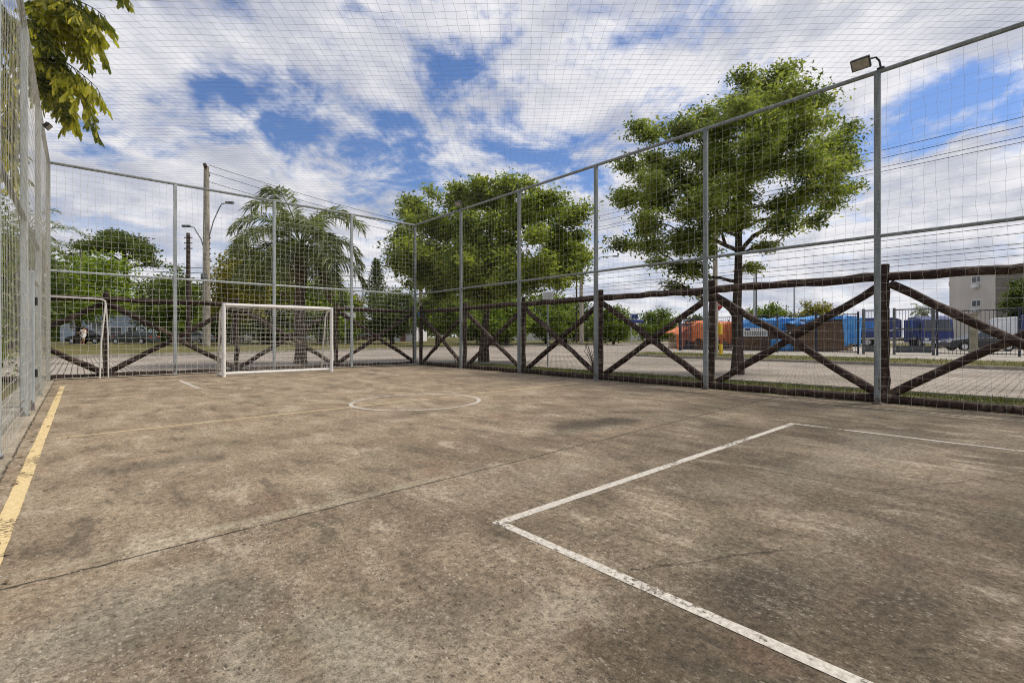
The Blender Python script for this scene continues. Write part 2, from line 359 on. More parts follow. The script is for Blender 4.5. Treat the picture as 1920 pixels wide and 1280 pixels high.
# ------------------------------------------------------------------ mesh helpers
def link(o, parent=None):
    col.objects.link(o)
    if parent is not None: o.parent = parent
    return o
def mesh_np(name, V, F, mat, parent=None, smooth=False, rnd=None):
    """V (n,3); F list of (k,m) index arrays"""
    me = bpy.data.meshes.new(name)
    V = np.asarray(V, dtype=np.float32)
    F = [np.asarray(f, dtype=np.int32) for f in F if len(f)]
    me.vertices.add(len(V)); me.vertices.foreach_set('co', V.ravel())
    nl = sum(f.size for f in F); npoly = sum(len(f) for f in F)
    me.loops.add(nl); me.loops.foreach_set('vertex_index', np.concatenate([f.ravel() for f in F]))
    me.polygons.add(npoly)
    tot = np.concatenate([np.full(len(f), f.shape[1], np.int32) for f in F])
    start = np.concatenate([[0], np.cumsum(tot)[:-1]]).astype(np.int32)
    me.polygons.foreach_set('loop_start', start)
    me.update(calc_edges=True); me.validate()
    if smooth: me.polygons.foreach_set('use_smooth', np.ones(npoly, bool))
    if rnd is not None:
        a = me.attributes.new('rnd', 'FLOAT', 'FACE'); a.data.foreach_set('value', np.asarray(rnd, np.float32))
    me.materials.append(mat)
    return link(bpy.data.objects.new(name, me), parent)
def seg_tubes(A, B, ra, rb, sides=3):
    A, B = np.asarray(A, float), np.asarray(B, float); n = len(A)
    ra = np.broadcast_to(np.asarray(ra, float), (n,)); rb = np.broadcast_to(np.asarray(rb, float), (n,))
    D = B-A; D /= np.maximum(np.linalg.norm(D, axis=1, keepdims=True), 1e-9)
    ref = np.where(np.abs(D[:, 2:3]) > .9, np.array([[1., 0, 0]]), np.array([[0, 0, 1.]]))
    U = np.cross(D, ref); U /= np.linalg.norm(U, axis=1, keepdims=True); Wv = np.cross(D, U)
    V = np.empty((n, 2, sides, 3))
    for k in range(sides):
        a = 2*math.pi*k/sides; o = U*math.cos(a)+Wv*math.sin(a)
        V[:, 0, k] = A+o*ra[:, None]; V[:, 1, k] = B+o*rb[:, None]
    base = (np.arange(n)*2*sides)[:, None]; F = []
    for k in range(sides):
        k2 = (k+1) % sides
        F.append(base+np.array([[k, k2, sides+k2, sides+k]]))
    return V.reshape(-1, 3), np.concatenate(F)
class MB:
    def __init__(s): s.V = []; s.F = []; s.n = 0
    def add(s, verts, faces):
        s.V += [tuple(v) for v in verts]; s.F += [tuple(i+s.n for i in f) for f in faces]; s.n += len(verts); return s
    def box(s, c, size, rz=0.0, rot=None):
        x, y, z = (q/2 for q in size); m = rot if rot is not None else Matrix.Rotation(rz, 3, 'Z'); c = Vector(c)
        vs = [c+m@Vector((a*x, b*y, d*z)) for d in (-1, 1) for b in (-1, 1) for a in (-1, 1)]
        return s.add(vs, [(0, 2, 3, 1), (4, 5, 7, 6), (0, 1, 5, 4), (2, 6, 7, 3), (0, 4, 6, 2), (1, 3, 7, 5)])
    def tube(s, pts, r, sides=10, caps=True, jit=0.0):
        pts = [Vector(p) for p in pts]; n = len(pts)
        rr = r if isinstance(r, (list, tuple)) else [r]*n
        up = None; rings = []
        for i, p in enumerate(pts):
            d = (pts[min(i+1, n-1)]-pts[max(i-1, 0)]).normalized()
            if up is None:
                up = Vector((0, 0, 1)) if abs(d.z) < .9 else Vector((1, 0, 0))
            u = d.cross(up).normalized(); up = u.cross(d).normalized()
            ring = []
            for k in range(sides):
                a = 2*math.pi*k/sides; q = rr[i]*(1+random.uniform(-jit, jit))
                ring.append(p+(u*math.cos(a)+up*math.sin(a))*q)
            rings.append(ring)
        vs = [v for g in rings for v in g]; fs = []
        for i in range(n-1):
            for k in range(sides):
                k2 = (k+1) % sides
                fs.append((i*sides+k, i*sides+k2, (i+1)*sides+k2, (i+1)*sides+k))
        s.add(vs, fs)
        if caps:
            s.add(rings[0], [tuple(range(sides))[::-1]]); s.add(rings[-1], [tuple(range(sides))])
        return s
    def loft(s, poly, hw):
        """side profile (x,z) with a half width per vertex, along y"""
        n = len(poly); vs = [(x, -h, z) for (x, z), h in zip(poly, hw)]+[(x, h, z) for (x, z), h in zip(poly, hw)]
        fs = [tuple(range(n)), tuple(range(n, 2*n))[::-1]]+[(i, i+n, (i+1) % n+n, (i+1) % n) for i in range(n)]
        return s.add(vs, fs)
    def build(s, name, mat, parent=None, smooth=False, bevel=0.0):
        me = bpy.data.meshes.new(name); me.from_pydata([tuple(v) for v in s.V], [], s.F); me.validate(); me.update()
        if smooth: me.polygons.foreach_set('use_smooth', [True]*len(me.polygons))
        me.materials.append(mat)
        o = link(bpy.data.objects.new(name, me), parent)
        if bevel:
            b = o.modifiers.new('bevel', 'BEVEL'); b.width = bevel; b.segments = 2; b.limit_method = 'ANGLE'
        return o
def thing(name, label, cat, loc=(0, 0, 0), rz=0.0, group=None):
    o = bpy.data.objects.new(name, None); o.empty_display_size = .2
    o.location = loc; o.rotation_euler = (0, 0, rz)
    return tag(link(o), label, cat, group)
def tag(o, label, cat, group=None, kind=None):
    o['label'] = label; o['category'] = cat
    if group: o['group'] = group
    if kind: o['kind'] = kind
    return o
def struct(o): o['kind'] = 'structure'; return o
def sheet(name, poly, z, mat, parent=None):
    return struct(MB().add([(x, y, z) for x, y in poly], [tuple(range(len(poly)))]).build(name, mat, parent))

# ------------------------------------------------------------------ ground, roads
def park_z(x, y):
    e = 35+.2*x
    return .10+.22*max(0.0, min(1.0, (y-e)/25.0)) if y > e else 0.0
sheet('ground', [(-400, -300), (900, -300), (900, 900), (-400, 900)], -.06, M['lawn'])
# court slab
court = struct(MB().box((4.68, 7.2, -.06), (10.75, 20.2, .12)).build('court_floor', M['court']))
court.data.transform(Matrix.Identity(4))
sheet('road', [(12.9, -40), (24.0, -40), (24.0, 14), (24.6, 16.6), (26.6, 18.6), (30, 19.3), (160, 19.3), (160, 67), (0, 35), (-60, 23), (-60, 18.5), (12.0, 18.5), (12.9, 17.4)], -.05+.02, M['paver'])
def kerb(name, pts, w=.14, h=.15, z=-.06):
    mb = MB()
    for a, b in zip(pts[:-1], pts[1:]):
        a, b = Vector((*a, 0)), Vector((*b, 0)); d = b-a
        mb.box(((a+b)/2+Vector((0, 0, z+h/2))), (d.length, w, h), math.atan2(d.y, d.x))
    return struct(mb.build(name, M['kerb']))
kerb('kerb', [(12.83, -40), (12.83, 17.2)], h=.07)
kerb('far_kerb', [(-60, 23.05), (0, 35.05), (160, 67.05)], h=.2)
kerb('yard_kerb', [(24.07, -40), (24.07, 14), (24.67, 16.6), (26.6, 18.55), (30, 19.22)])
kerb('court_kerb', [(-9, 17.95), (10.6, 17.95)], h=.14)
# park terrain
def park():
    vs = []; fs = []; xs = np.linspace(-60, 160, 45); ds = [0.1, 5, 10, 15, 20, 25, 40, 80, 200]
    for d in ds:
        for x in xs:
            e = 35+.2*x if x > 0 else 35+.2*x
            vs.append((x, e+d, .10+.22*min(1, d/25)))
    n = len(xs)
    for j in range(len(ds)-1):
        for i in range(n-1): fs.append((j*n+i, j*n+i+1, (j+1)*n+i+1, (j+1)*n+i))
    return struct(MB().add(vs, fs).build('park_lawn', M['lawn']))
park()
sheet('verge', [(24.14, -40), (24.14, 14), (24.75, 16.55), (26.6, 18.45), (29.5, 18.9), (29.5, -40)], .075, M['lawn'])
sheet('pavement', [(29.5, -40), (29.5, 18.9), (34.2, 19.25), (60, 19.25), (60, -40)], .08, M['pale_walk'])
# painted lines
def line(name, a, b, w, mat, z=.0025):
    a, b = Vector(a), Vector(b); d = (b-a).normalized(); nrm = Vector((-d.y, d.x))*w/2; n = max(2, int((b-a).length/.12)); vs = []
    for i in range(n+1):
        p = a.lerp(b, i/n); j = 1+random.uniform(-.07, .07)
        vs += [(p.x+nrm.x*j, p.y+nrm.y*j, z), (p.x-nrm.x*j, p.y-nrm.y*j, z)]
    return struct(MB().add(vs, [(2*i, 2*i+1, 2*i+3, 2*i+2) for i in range(n)]).build(name, M[mat]))
line('touch_line', (-.36, -2.5), (-.275, 15.0), .085, 'line_yellow')
line('penalty_area_line', (1.86, 2.25), (6.92, 2.31), .07, 'line_white')
line('penalty_area_line', (1.895, 2.21), (1.885, -2.4), .062, 'line_white')
line('penalty_area_line', (6.88, 2.27), (6.96, -2.4), .055, 'line_white')
line('halfway_line', (-.19, 7.36), (9.45, 7.80), .065, 'line_pale_yellow')
line('penalty_area_line', (1.92, 12.42), (6.98, 12.75), .06, 'line_faint')
line('penalty_area_line', (1.94, 12.45), (1.93, 15.0), .075, 'line_white')
line('penalty_area_line', (6.95, 12.8), (6.9, 15.2), .075, 'line_white')
line('goal_line', (-.2, 15.1), (9.4, 15.5), .06, 'line_faint', .0055)
line('touch_line', (9.3, -2.4), (9.42, 15.4), .06, 'line_faint', .0055)
def circle():
    vs = []; n = 96
    for i in range(n):
        a = 2*math.pi*i/n
        for rr in (1.07, 1.135): vs.append((4.38+rr*math.cos(a), 7.42+rr*math.sin(a)*.93, .004))
    struct(MB().add(vs, [(2*i, 2*i+1, (2*i+3) % (2*n), (2*i+2) % (2*n)) for i in range(n)]).build('centre_circle_line', M['line_white']))
circle()
# low concrete upstand along the left fence
struct(MB().box((-.80, 7.2, .0), (.3, 20, .12)).build('side_strip', M['kerb']))

# ------------------------------------------------------------------ nets
SP = .152
def net(name, O, U, V, lu, lv, r, mat, parent, seed=1, bulge=.03, knots=True, sagw=0.0, post_every=3.0, jit=.008):
    g = np.random.default_rng(seed)
    nu, nv = int(round(lu/SP)), int(round(lv/SP))
    U, V = np.array(U, float), np.array(V, float); Nn = np.cross(U, V)
    iu = np.linspace(0, lu, nu+1); iv = np.linspace(0, lv, nv+1)
    a, b = np.meshgrid(iu, iv, indexing='ij')
    edge = np.minimum(np.minimum(b, lv-b)/.5, 1.0)*np.minimum(np.minimum(a, lu-a)/.3, 1.0)
    ph = g.uniform(0, 6.28, 12)
    def wave(s1, s2, k): return np.sin(a*s1+ph[k])*np.cos(b*s2+ph[k+1])
    du = (wave(1.9, 2.3, 0)*.018+wave(5.1, 4.1, 2)*.010+g.normal(0, jit, a.shape))*edge
    dv = (wave(2.3, 1.7, 4)*.020+wave(6.3, 3.7, 6)*.010+g.normal(0, jit, a.shape))*edge
    fr = (a/post_every) % 1.0
    dv = dv-sagw*4*fr*(1-fr)*edge
    dn = (wave(.9, 1.3, 8)*bulge+wave(3.1, 2.7, 10)*bulge*.4)*edge
    P = np.array(O, float)+(a+du)[..., None]*U+(b+dv)[..., None]*V+dn[..., None]*Nn
    A = np.concatenate([P[:-1].reshape(-1, 3), P[:, :-1].reshape(-1, 3)])
    B = np.concatenate([P[1:].reshape(-1, 3), P[:, 1:].reshape(-1, 3)])
    Vt, F = seg_tubes(A, B, r, r, 3)
    Fs = [F]
    if knots:
        K = P.reshape(-1, 3); kr = r*1.9; n0 = len(Vt); n = len(K)
        dirs = np.array([[1, 0, 0], [-1, 0, 0], [0, 1, 0], [0, -1, 0], [0, 0, 1], [0, 0, -1]], float)
        KV = (K[:, None, :]+dirs[None]*kr).reshape(-1, 3)
        tri = np.array([[0, 2, 4], [2, 1, 4], [1, 3, 4], [3, 0, 4], [2, 0, 5], [1, 2, 5], [3, 1, 5], [0, 3, 5]])
        KF = (np.arange(n)*6)[:, None, None]+tri[None]+n0
        Vt = np.concatenate([Vt, KV]); Fs.append(KF.reshape(-1, 3))
    return mesh_np(name, Vt, Fs, mat, parent)
H = 5.5; XL, XR, YF, YN = -.58, 9.95, 17.0, -1.6
def sq_post(x, y, h, parent, mat, w=.086, name='post', rz=0.0):
    mb = MB().box((x, y, h/2), (w, w, h), rz)
    o = mb.build(name, mat, parent, bevel=.012)
    MB().box((x, y, .012), (w+.03, w+.03, .024), rz).build('base_plate', M['galv'], o)
    return o
def rail(a, b, r, parent, mat, name): return MB().tube([a, b], r, 10).build(name, mat, parent, smooth=True)
# right-hand fence
fr = thing('cage_fence', 'tall grey pipe fence with net along the right side of the court', 'fence', (XR, 0, 0))
off = Vector((-XR, 0, 0))
for y in (17, 13.9, 10.9, 7.97, 5.03, 2.05, -1): sq_post(0, y, H, fr, M['galv'])
rail((0, YN, H+.02), (0, YF+.05, H+.02), .037, fr, M['galv'], 'top_rail')
rail((0, YN, 2.79), (0, YF, 2.79), .030, fr, M['galv'], 'mid_rail')
net('net', (-.075, YN, .03), (0, 1, 0), (0, 0, 1), YF-YN-.05, H-.05, .0016, M['twine'], fr, 3, .02, True, .02)
# far fence
ff = thing('cage_fence', 'tall grey pipe fence with net behind the white goal', 'fence', (0, YF, 0))
for x in (7.35, 4.75, 2.08): sq_post(x, 0, H, ff, M['galv_pale'])
rail((XL, 0, H+.02), (XR, 0, H+.02), .036, ff, M['galv'], 'top_rail')
rail((XL, 0, 2.79), (XR, 0, 2.79), .030, ff, M['galv_pale'], 'mid_rail')
rail((XL+.1, -.085, .05), (XR-.1, -.085, .05), .010, ff, M['twine'], 'bottom_rope')
net('net', (XL, -.075, .04), (1, 0, 0), (0, 0, 1), XR-XL, H-.05, .0027, M['goal_twine'], ff, 5, .03, False, .02, 2.65)
# left fence
fl = thing('cage_fence', 'tall pale grey fence with dense net at the left edge, beside the yellow line', 'fence', (XL, 0, 0))
for y in (17, 13.0, 9.75, 6.5, 3.25, 0, -1.5): sq_post(0, y, H, fl, M['galv_pale'], .085)
rail((0, YN, H+.02), (0, YF, H+.02), .036, fl, M['galv'], 'top_rail')
rail((0, YN, 2.79), (0, YF, 2.79), .030, fl, M['galv'], 'mid_rail')
net('net', (.040, YN, .02), (0, 1, 0), (0, 0, 1), YF-YN, H-.03, .0022, M['twine'], fl, 9, .005, True, .02)
gt = thing('gate_frame', 'short pale grey gate frame standing in the left net fence', 'gate', (XL+.03, 10.42, 0))
MB().box((0, 0, 1.06), (.09, .12, 2.12)).build('jamb', M['galv_pale'], gt, bevel=.01)
MB().box((-.02, 1.2, 2.08), (.05, 2.2, .05)).build('lintel', M['galv_pale'], gt, bevel=.01)
for z in (.5, 1.6): MB().tube([(.06, .03, z), (.06, .03, z+.12)], .018, 8).build('hinge', M['black_iron'], gt)
# roof net
def diamond_roof(sp=.145, r=.0015):
    """mesh hung on the diagonal, clipped to the cage's rectangle"""
    g = np.random.default_rng(11); D1, D2 = np.array((CS, -SN)), np.array((SN, CS)); n = 150
    i, j = np.meshgrid(np.arange(-n, n), np.arange(-n, n), indexing='ij')
    c = np.array(((XL+XR)/2, (YN+YF)/2))
    P = c+i[..., None]*sp*D1+j[..., None]*sp*D2+g.normal(0, .006, (*i.shape, 2))
    P[..., 0] += .02*np.sin(P[..., 1]*1.9+1); P[..., 1] += .02*np.sin(P[..., 0]*1.7+2)
    z = H+.03-.06*np.sin(np.clip((P[..., 0]-XL)/(XR-XL), 0, 1)*math.pi)+.015*np.sin(P[..., 0]*2.1)*np.sin(P[..., 1]*1.7)
    Q = np.concatenate([P, z[..., None]], -1)
    A = np.concatenate([Q[:-1].reshape(-1, 3), Q[:, :-1].reshape(-1, 3)]); B = np.concatenate([Q[1:].reshape(-1, 3), Q[:, 1:].reshape(-1, 3)])
    lo, hi = np.array((XL, YN)), np.array((XR, YF))
    t0 = np.zeros(len(A)); t1 = np.ones(len(A)); d = B-A
    for k in range(2):
        with np.errstate(divide='ignore'):
            u, v = (lo[k]-A[:, k])/d[:, k], (hi[k]-A[:, k])/d[:, k]
        t0 = np.maximum(t0, np.minimum(u, v)); t1 = np.minimum(t1, np.maximum(u, v))
    ok = t1 > t0+.02; A2 = (A+d*t0[:, None])[ok]; B2 = (A+d*t1[:, None])[ok]
    V, F = seg_tubes(A2, B2, r, r, 3)
    K = Q.reshape(-1, 3); K = K[np.all((K[:, :2] > lo) & (K[:, :2] < hi), axis=1)]; kr = r*2.0
    dirs = np.array([[1, 0, 0], [-1, 0, 0], [0, 1, 0], [0, -1, 0], [0, 0, 1], [0, 0, -1]], float)
    tri = np.array([[0, 2, 4], [2, 1, 4], [1, 3, 4], [3, 0, 4], [2, 0, 5], [1, 2, 5], [3, 1, 5], [0, 3, 5]])
    KF = ((np.arange(len(K))*6)[:, None, None]+tri[None]+len(V)).reshape(-1, 3)
    return mesh_np('roof_net', np.concatenate([V, (K[:, None, :]+dirs[None]*kr).reshape(-1, 3)]), [F, KF], M['roof_twine'], None)
rn = diamond_roof()
tag(rn, 'diagonal mesh net stretched overhead as the roof of the court', 'net')

# ------------------------------------------------------------------ floodlights
def floodlight(loc, aim, arm, label, k_=1.0):
    t = thing('floodlight', label, 'floodlight', loc, 0, 'floodlights on the fence posts'); t.scale = (k_, k_, k_)
    MB().tube(arm, .016, 8).build('arm', M['black_iron'], t, smooth=True)
    q = Vector(aim).normalized().to_track_quat('-Z', 'Y').to_matrix(); c = Vector(arm[-1])
    MB().box(c, (.27, .19, .06), rot=q).build('housing', M['black_iron'], t, bevel=.012)
    MB().box(c+q@Vector((0, 0, -.032)), (.23, .15, .006), rot=q).build('lens', M['lamp_glass'], t)
    f = MB()
    for k in range(7): f.box(c+q@Vector((-.12+.04*k, 0, .048)), (.008, .15, .036), rot=q)
    f.build('cooling_fins', M['black_iron'], t)
    MB().box((0, 0, .01), (.1, .1, .02)).build('mounting_plate', M['black_iron'], t)
floodlight((XR, 2, H+.05), (-.75, .0, -.75), [(0, 0, 0), (-.02, .02, .14), (-.06, .06, .20), (-.14, .12, .17), (-.27, .22, .08)], 'square floodlight on a bent arm atop the thick right fence post')
floodlight((XR, 14, H+.05), (-.7, -.2, -.6), [(0, 0, 0), (-.01, 0, .1), (-.05, 0, .2)], 'small floodlight on the right fence in front of the dense round tree')
floodlight((XL, 13.2, H-.25), (.75, -.2, -.6), [(.05, 0, 0), (.12, 0, .02), (.20, .0, -.02)], 'dark floodlight on a short arm below the hanging palm fronds', .65)

# ------------------------------------------------------------------ log fences
def log_pts(a, b, n=6, wob=.012):
    a, b = Vector(a), Vector(b)
    return [a.lerp(b, i/(n-1))+(Vector([random.uniform(-wob, wob) for _ in range(3)]) if 0 < i < n-1 else Vector()) for i in range(n)]
def log(a, b, r, name, parent, n=11):
    pts = log_pts(a, b, n, .016)
    tp_ = random.uniform(-.1, .1); rr = [r*(random.uniform(.90, 1.10)+tp_*(i/(n-1)-.5)) for i, _ in enumerate(pts)]
    return MB().tube(pts, rr, 12, jit=.07).build(name, M['log'], parent, smooth=True)
def log_fence(label, O, d, stations, rail_z=2.13):
    t = thing('log_fence', label, 'log fence', O, math.atan2(d[1], d[0]))
    s0, s1 = stations[0], stations[-1]
    for s in stations: log((s, 0, -.1), (s, 0, 2.36), .070, 'post', t)
    for a, b in zip(stations[:-1], stations[1:]):
        log((a+.0, -.02, rail_z+random.uniform(-.02, .02)), (b, -.02, rail_z+random.uniform(-.02, .02)), .076, 'top_rail', t)
        log((a, .0, .05), (b, .0, .04), .075, 'bottom_log', t)
        log((a+.08, -.06, 2.02), (b-.08, -.06, .14), .070, 'brace', t)
        log((a+.08, .10, .14), (b-.08, .10, 2.02), .070, 'brace', t)
    return t
log_fence('dark log fence with crossed braces along the paved road on the right', (XR+.42, 17.25, 0), (0, -1), [0, 3, 6.1, 9.1, 12.15, 15.22, 18.25])
log_fence('dark log fence with crossed braces behind the white goal', (-2.65, YF+.42, 0), (1, 0), [0, 3.2, 6.4, 9.6, 12.8])

# ------------------------------------------------------------------ goals
def goal():
    t = thing('football_goal', 'white pipe football goal with a net standing on the court', 'goal', (4.5, 15.4, 0))
    r = .05
    for x in (-1.5, 1.5): MB().tube([(x, 0, 0), (x, 0, 2.0+r)], r, 12).build('goal_post', M['white_paint'], t, smooth=True)
    MB().tube([(-1.5+r, 0, 2.0), (1.5-r, 0, 2.0)], r, 12).build('crossbar', M['white_paint'], t, smooth=True)
    MB().tube([(-1.5+r, .03, .09), (1.5-r, .03, .09)], .04, 12).build('ground_bar', M['white_paint'], t, smooth=True)
    for x in (-1.5, 1.5):
        MB().tube([(x, .05, 1.97), (x, .42, 1.88), (x, .5, 1.75), (x, .85, .1), (x, .8, .04), (x, .06, .04)], .022, 8).build('side_frame', M['white_paint'], t, smooth=True)
    MB().tube([(-1.5, .86, .04), (1.5, .86, .04)], .02, 8).build('rear_bar', M['white_paint'], t, smooth=True)
    g = np.random.default_rng(4); n = 22; prof = [(.04, 2.0), (.2, 1.96), (.36, 1.9), (.46, 1.78), (.5, 1.64)]
    prof += [(.5+.36*k/13, 1.64-1.58*k/13) for k in range(1, 14)]
    P = np.zeros((n+1, len(prof), 3))
    for i in range(n+1):
        for j, (y, z) in enumerate(prof):
            s = math.sin(math.pi*i/n)
            P[i, j] = (-1.47+2.94*i/n+g.normal(0, .008), y+.05*s*math.sin(j*.4)+g.normal(0, .01), z-.05*s*(1 if 0 < j < 17 else .4)+g.normal(0, .01))
    A = [P[:-1].reshape(-1, 3), P[:, :-1].reshape(-1, 3)]; B = [P[1:].reshape(-1, 3), P[:, 1:].reshape(-1, 3)]
    for sx in (0, n):
        for j in range(4, len(prof)):
            y1, z1 = P[sx, j, 1], P[sx, j, 2]; m = max(2, int(y1/.13))
            q = [np.array((P[sx, j, 0]+g.normal(0, .012), y1*k/m, z1-.02*math.sin(math.pi*k/m))) for k in range(m+1)]
            A.append(np.array(q[:-1])); B.append(np.array(q[1:]))
        for k in range(1, 6):
            y0 = .85*k/6; zt = 1.9 if y0 < .5 else 1.64-1.58*(y0-.5)/.36
            m = max(2, int(zt/.13)); q = [np.array((P[sx, 0, 0]+g.normal(0, .012), y0, zt*w/m)) for w in range(m+1)]
            A.append(np.array(q[:-1])); B.append(np.array(q[1:]))
    V, F = seg_tubes(np.concatenate(A), np.concatenate(B), .0036, .0036, 3)
    mesh_np('goal_net', V, [F], M['goal_twine'], t)
goal()
def pipe_frame():
    t = thing('pipe_frame', 'thin white pipe frame with rounded corners propped behind the far net', 'frame', (-.58, YF+.14, 0))
    pts = [(1.0, 0, .0), (1.03, .02, 1.0), (1.12, .04, 2.0), (1.11, .04, 2.08), (1.05, .04, 2.12), (.95, .04, 2.13), (-.7, .04, 2.16), (-1.3, .04, 2.17), (-1.38, .04, 2.12), (-1.4, .04, 2.02), (-1.42, 0, 0)]
    MB().tube(pts, .022, 10).build('hoop', M['white_paint'], t, smooth=True)
    MB().tube([(1.13, .06, 2.02), (1.17, .09, 1.2), (1.18, .1, 0)], .017, 8).build('rear_leg', M['white_paint'], t, smooth=True)
pipe_frame()

# ------------------------------------------------------------------ vegetation
def unit(g, n):
    v = g.normal(0, 1, (n, 3)); return v/np.linalg.norm(v, axis=1, keepdims=True)
def leaves(P, size, g, aspect=.5, droop=.0, up=.6):
    """rhombic leaves folded a little along the midrib"""
    n = len(P); D = unit(g, n); D[:, 2] = D[:, 2]*.6-droop; D /= np.linalg.norm(D, axis=1, keepdims=True)
    Nn = unit(g, n); Nn[:, 2] += up; S = np.cross(D, Nn); S /= np.maximum(np.linalg.norm(S, axis=1, keepdims=True), 1e-6)
    L = size*g.uniform(.6, 1.25, (n, 1))
    V = np.empty((n, 4, 3))
    V[:, 0] = P; V[:, 1] = P+D*L*.45+S*L*aspect*.5; V[:, 2] = P+D*L; V[:, 3] = P+D*L*.45-S*L*aspect*.5
    return V.reshape(-1, 3), np.arange(n*4).reshape(n, 4), g.uniform(0, 1, n)
def qcurve(a, b, c, n):
    t = np.linspace(0, 1, n)[:, None]; return (1-t)**2*a+2*t*(1-t)*b+t**2*c
def tree(name, label, base, trunk_pts, trunk_r, clumps, leaf, n_leaf, lmat, seed, group=None, cat='tree', twig=6, spread=.34, aspect=.5, droop=.1, bark='bark', parent_pts=None, flat=.75, limb_r=.35, sides=6):
    """clumps: (dx,dy,dz,r) relative to base; each gets its own limb, twigs and leaf sprays"""
    g = np.random.default_rng(seed)
    t = thing(name, label, cat, base, 0, group)
    tp = [np.array(p, float) for p in trunk_pts]
    tr = [trunk_r*(1-.55*i/(len(tp)-1)) for i in range(len(tp))]; tr[0] *= 1.35
    MB().tube(tp, tr, 10, jit=.07).build('trunk', M[bark], t, smooth=True)
    segA, segB, ra, rb = [], [], [], []; LP = []
    NP, NR, NL = [], [], []
    for i in range(len(tp)-1):
        for f in np.linspace(0, 1, 5)[1:]:
            p = tp[i]*(1-f)+tp[i+1]*f
            if i > 0 or f > .8: NP.append(p); NR.append(tr[i]*(1-f)+tr[i+1]*f); NL.append(0.0)
    cen = np.mean([c[:3] for c in clumps], axis=0)
    order = sorted(range(len(clumps)), key=lambda k: np.linalg.norm(np.array(clumps[k][:3])-tp[-1]))
    for ci in order:
        cx, cy, cz, r = clumps[ci]
        c = np.array((cx, cy, cz), float)
        NA = np.array(NP); dv = c-NA; dist = np.linalg.norm(dv, axis=1)
        cost = dist+.9*np.maximum(0, NA[:, 2]-cz+.25*dist)+.42*np.array(NL)
        k0 = int(np.argmin(cost)); s = NA[k0]; sr = NR[k0]
        L = np.linalg.norm(c-s); hd = math.hypot(cx-s[0], cy-s[1])
        mid = s*.5+c*.5+np.array((0, 0, .16*hd))+g.normal(0, .11*L, 3)
        n = 7; q = qcurve(s, mid, c, n); q[1:-1] += g.normal(0, .02*L, (n-2, 3))
        r0 = min(sr*.85, trunk_r*limb_r*np.clip(L/3+.25, .4, 1.0)); rr = np.linspace(r0, max(.014, r0*.45), n)
        segA += list(q[:-1]); segB += list(q[1:]); ra += list(rr[:-1]); rb += list(rr[1:])
        NP += list(q[1:]); NR += list(rr[1:]); NL += [NL[k0]+L*(k+1)/(n-1) for k in range(n-1)]
        ends = []
        for k in range(twig):
            st = q[g.integers(3, n)]; d = unit(g, 1)[0]*r*g.uniform(.45, 1.0); d[2] *= flat; e = c+d
            m = (st+e)/2+g.normal(0, .08*r, 3); qq = qcurve(st, m, e, 4)
            segA += list(qq[:-1]); segB += list(qq[1:]); w = np.linspace(r0*.3, r0*.08, 4); ra += list(w[:-1]); rb += list(w[1:])
            ends.append((qq, e))
        per = max(4, int(n_leaf*r*r/ sum(k[3]**2 for k in clumps)/twig))
        for qq, e in ends:
            i = g.integers(1, 4, per); f = g.uniform(0, 1, (per, 1))
            p = qq[np.maximum(i-1, 0)]*(1-f)+qq[i]*f
            o = g.normal(0, 1, (per, 3))*r*spread; o[:, 2] *= flat*.8
            LP.append(p+o)
    V, F = seg_tubes(segA, segB, np.array(ra), np.array(rb), sides)
    mesh_np('limbs', V, [F], M[bark], t, smooth=True)
    V, F, rn_ = leaves(np.concatenate(LP), leaf, g, aspect, droop)
    mesh_np('crown', V, [F], M[lmat], t, rnd=rn_)
    return t

RGT = np.array((CS, -SN, 0.0)); FWD = np.array((SN, CS, 0.0))
def px_clumps(lst, px0, t, base, g, depth=.5):
    out = []
    for e in lst:
        x, y, r = e[:3]; s = t/FPX
        dz = e[3]*s if len(e) > 3 else g.normal(0, 1)*depth
        p = RGT*((x-960)*s*(1+dz/t)-(px0-960)*s)+FWD*dz
        out.append((p[0], p[1], CAM_H+(HOR-y)*s*(1+dz/t)-base[2], r*s))
    return out
g0 = np.random.default_rng(21)
# airy tree on the right
bt = W(1383, 14.9, -.05)
def crown_fill(n):
    tx, ty = [1150, 1200, 1250, 1340, 1395, 1480, 1540, 1600, 1618], [300, 250, 225, 200, 140, 125, 190, 280, 350]
    bx, by = [1150, 1250, 1330, 1400, 1480, 1540, 1600, 1618], [470, 520, 500, 440, 425, 405, 385, 360]
    out = []
    while len(out) < n:
        x = g0.uniform(1160, 1605); y = g0.uniform(120, 530); r = g0.uniform(24, 40)
        if np.interp(x, tx, ty)+r*.8 < y < np.interp(x, bx, by)-r*.3 and all((x-q[0])**2+((y-q[1])*1.2)**2 > 20**2 for q in out): out.append((x, y, r))
    return out
rc = [(1430,150,36),(1490,160,40),(1395,190,36),(1535,195,34),(1330,215,42),(1275,232,34),(1218,258,32),(1440,235,48),(1550,255,42),(1592,285,26),
      (1172,310,30),(1245,305,42),(1330,300,48),(1435,300,48),(1530,315,48),(1596,355,22),(1562,378,30),(1500,372,36),(1165,372,30),(1235,375,42),
      (1310,375,40),(1395,365,32),(1160,458,26),(1225,455,32),(1280,440,32),(1478,415,30),(1440,470,24),(1225,500,24),(1285,505,28),(1415,505,20),
      (1475,130,26),(1400,140,26),(1210,420,30),(1540,405,22),(1595,310,22),(1195,240,20),(1330,470,22),(1250,535,18),(1590,225,22)]
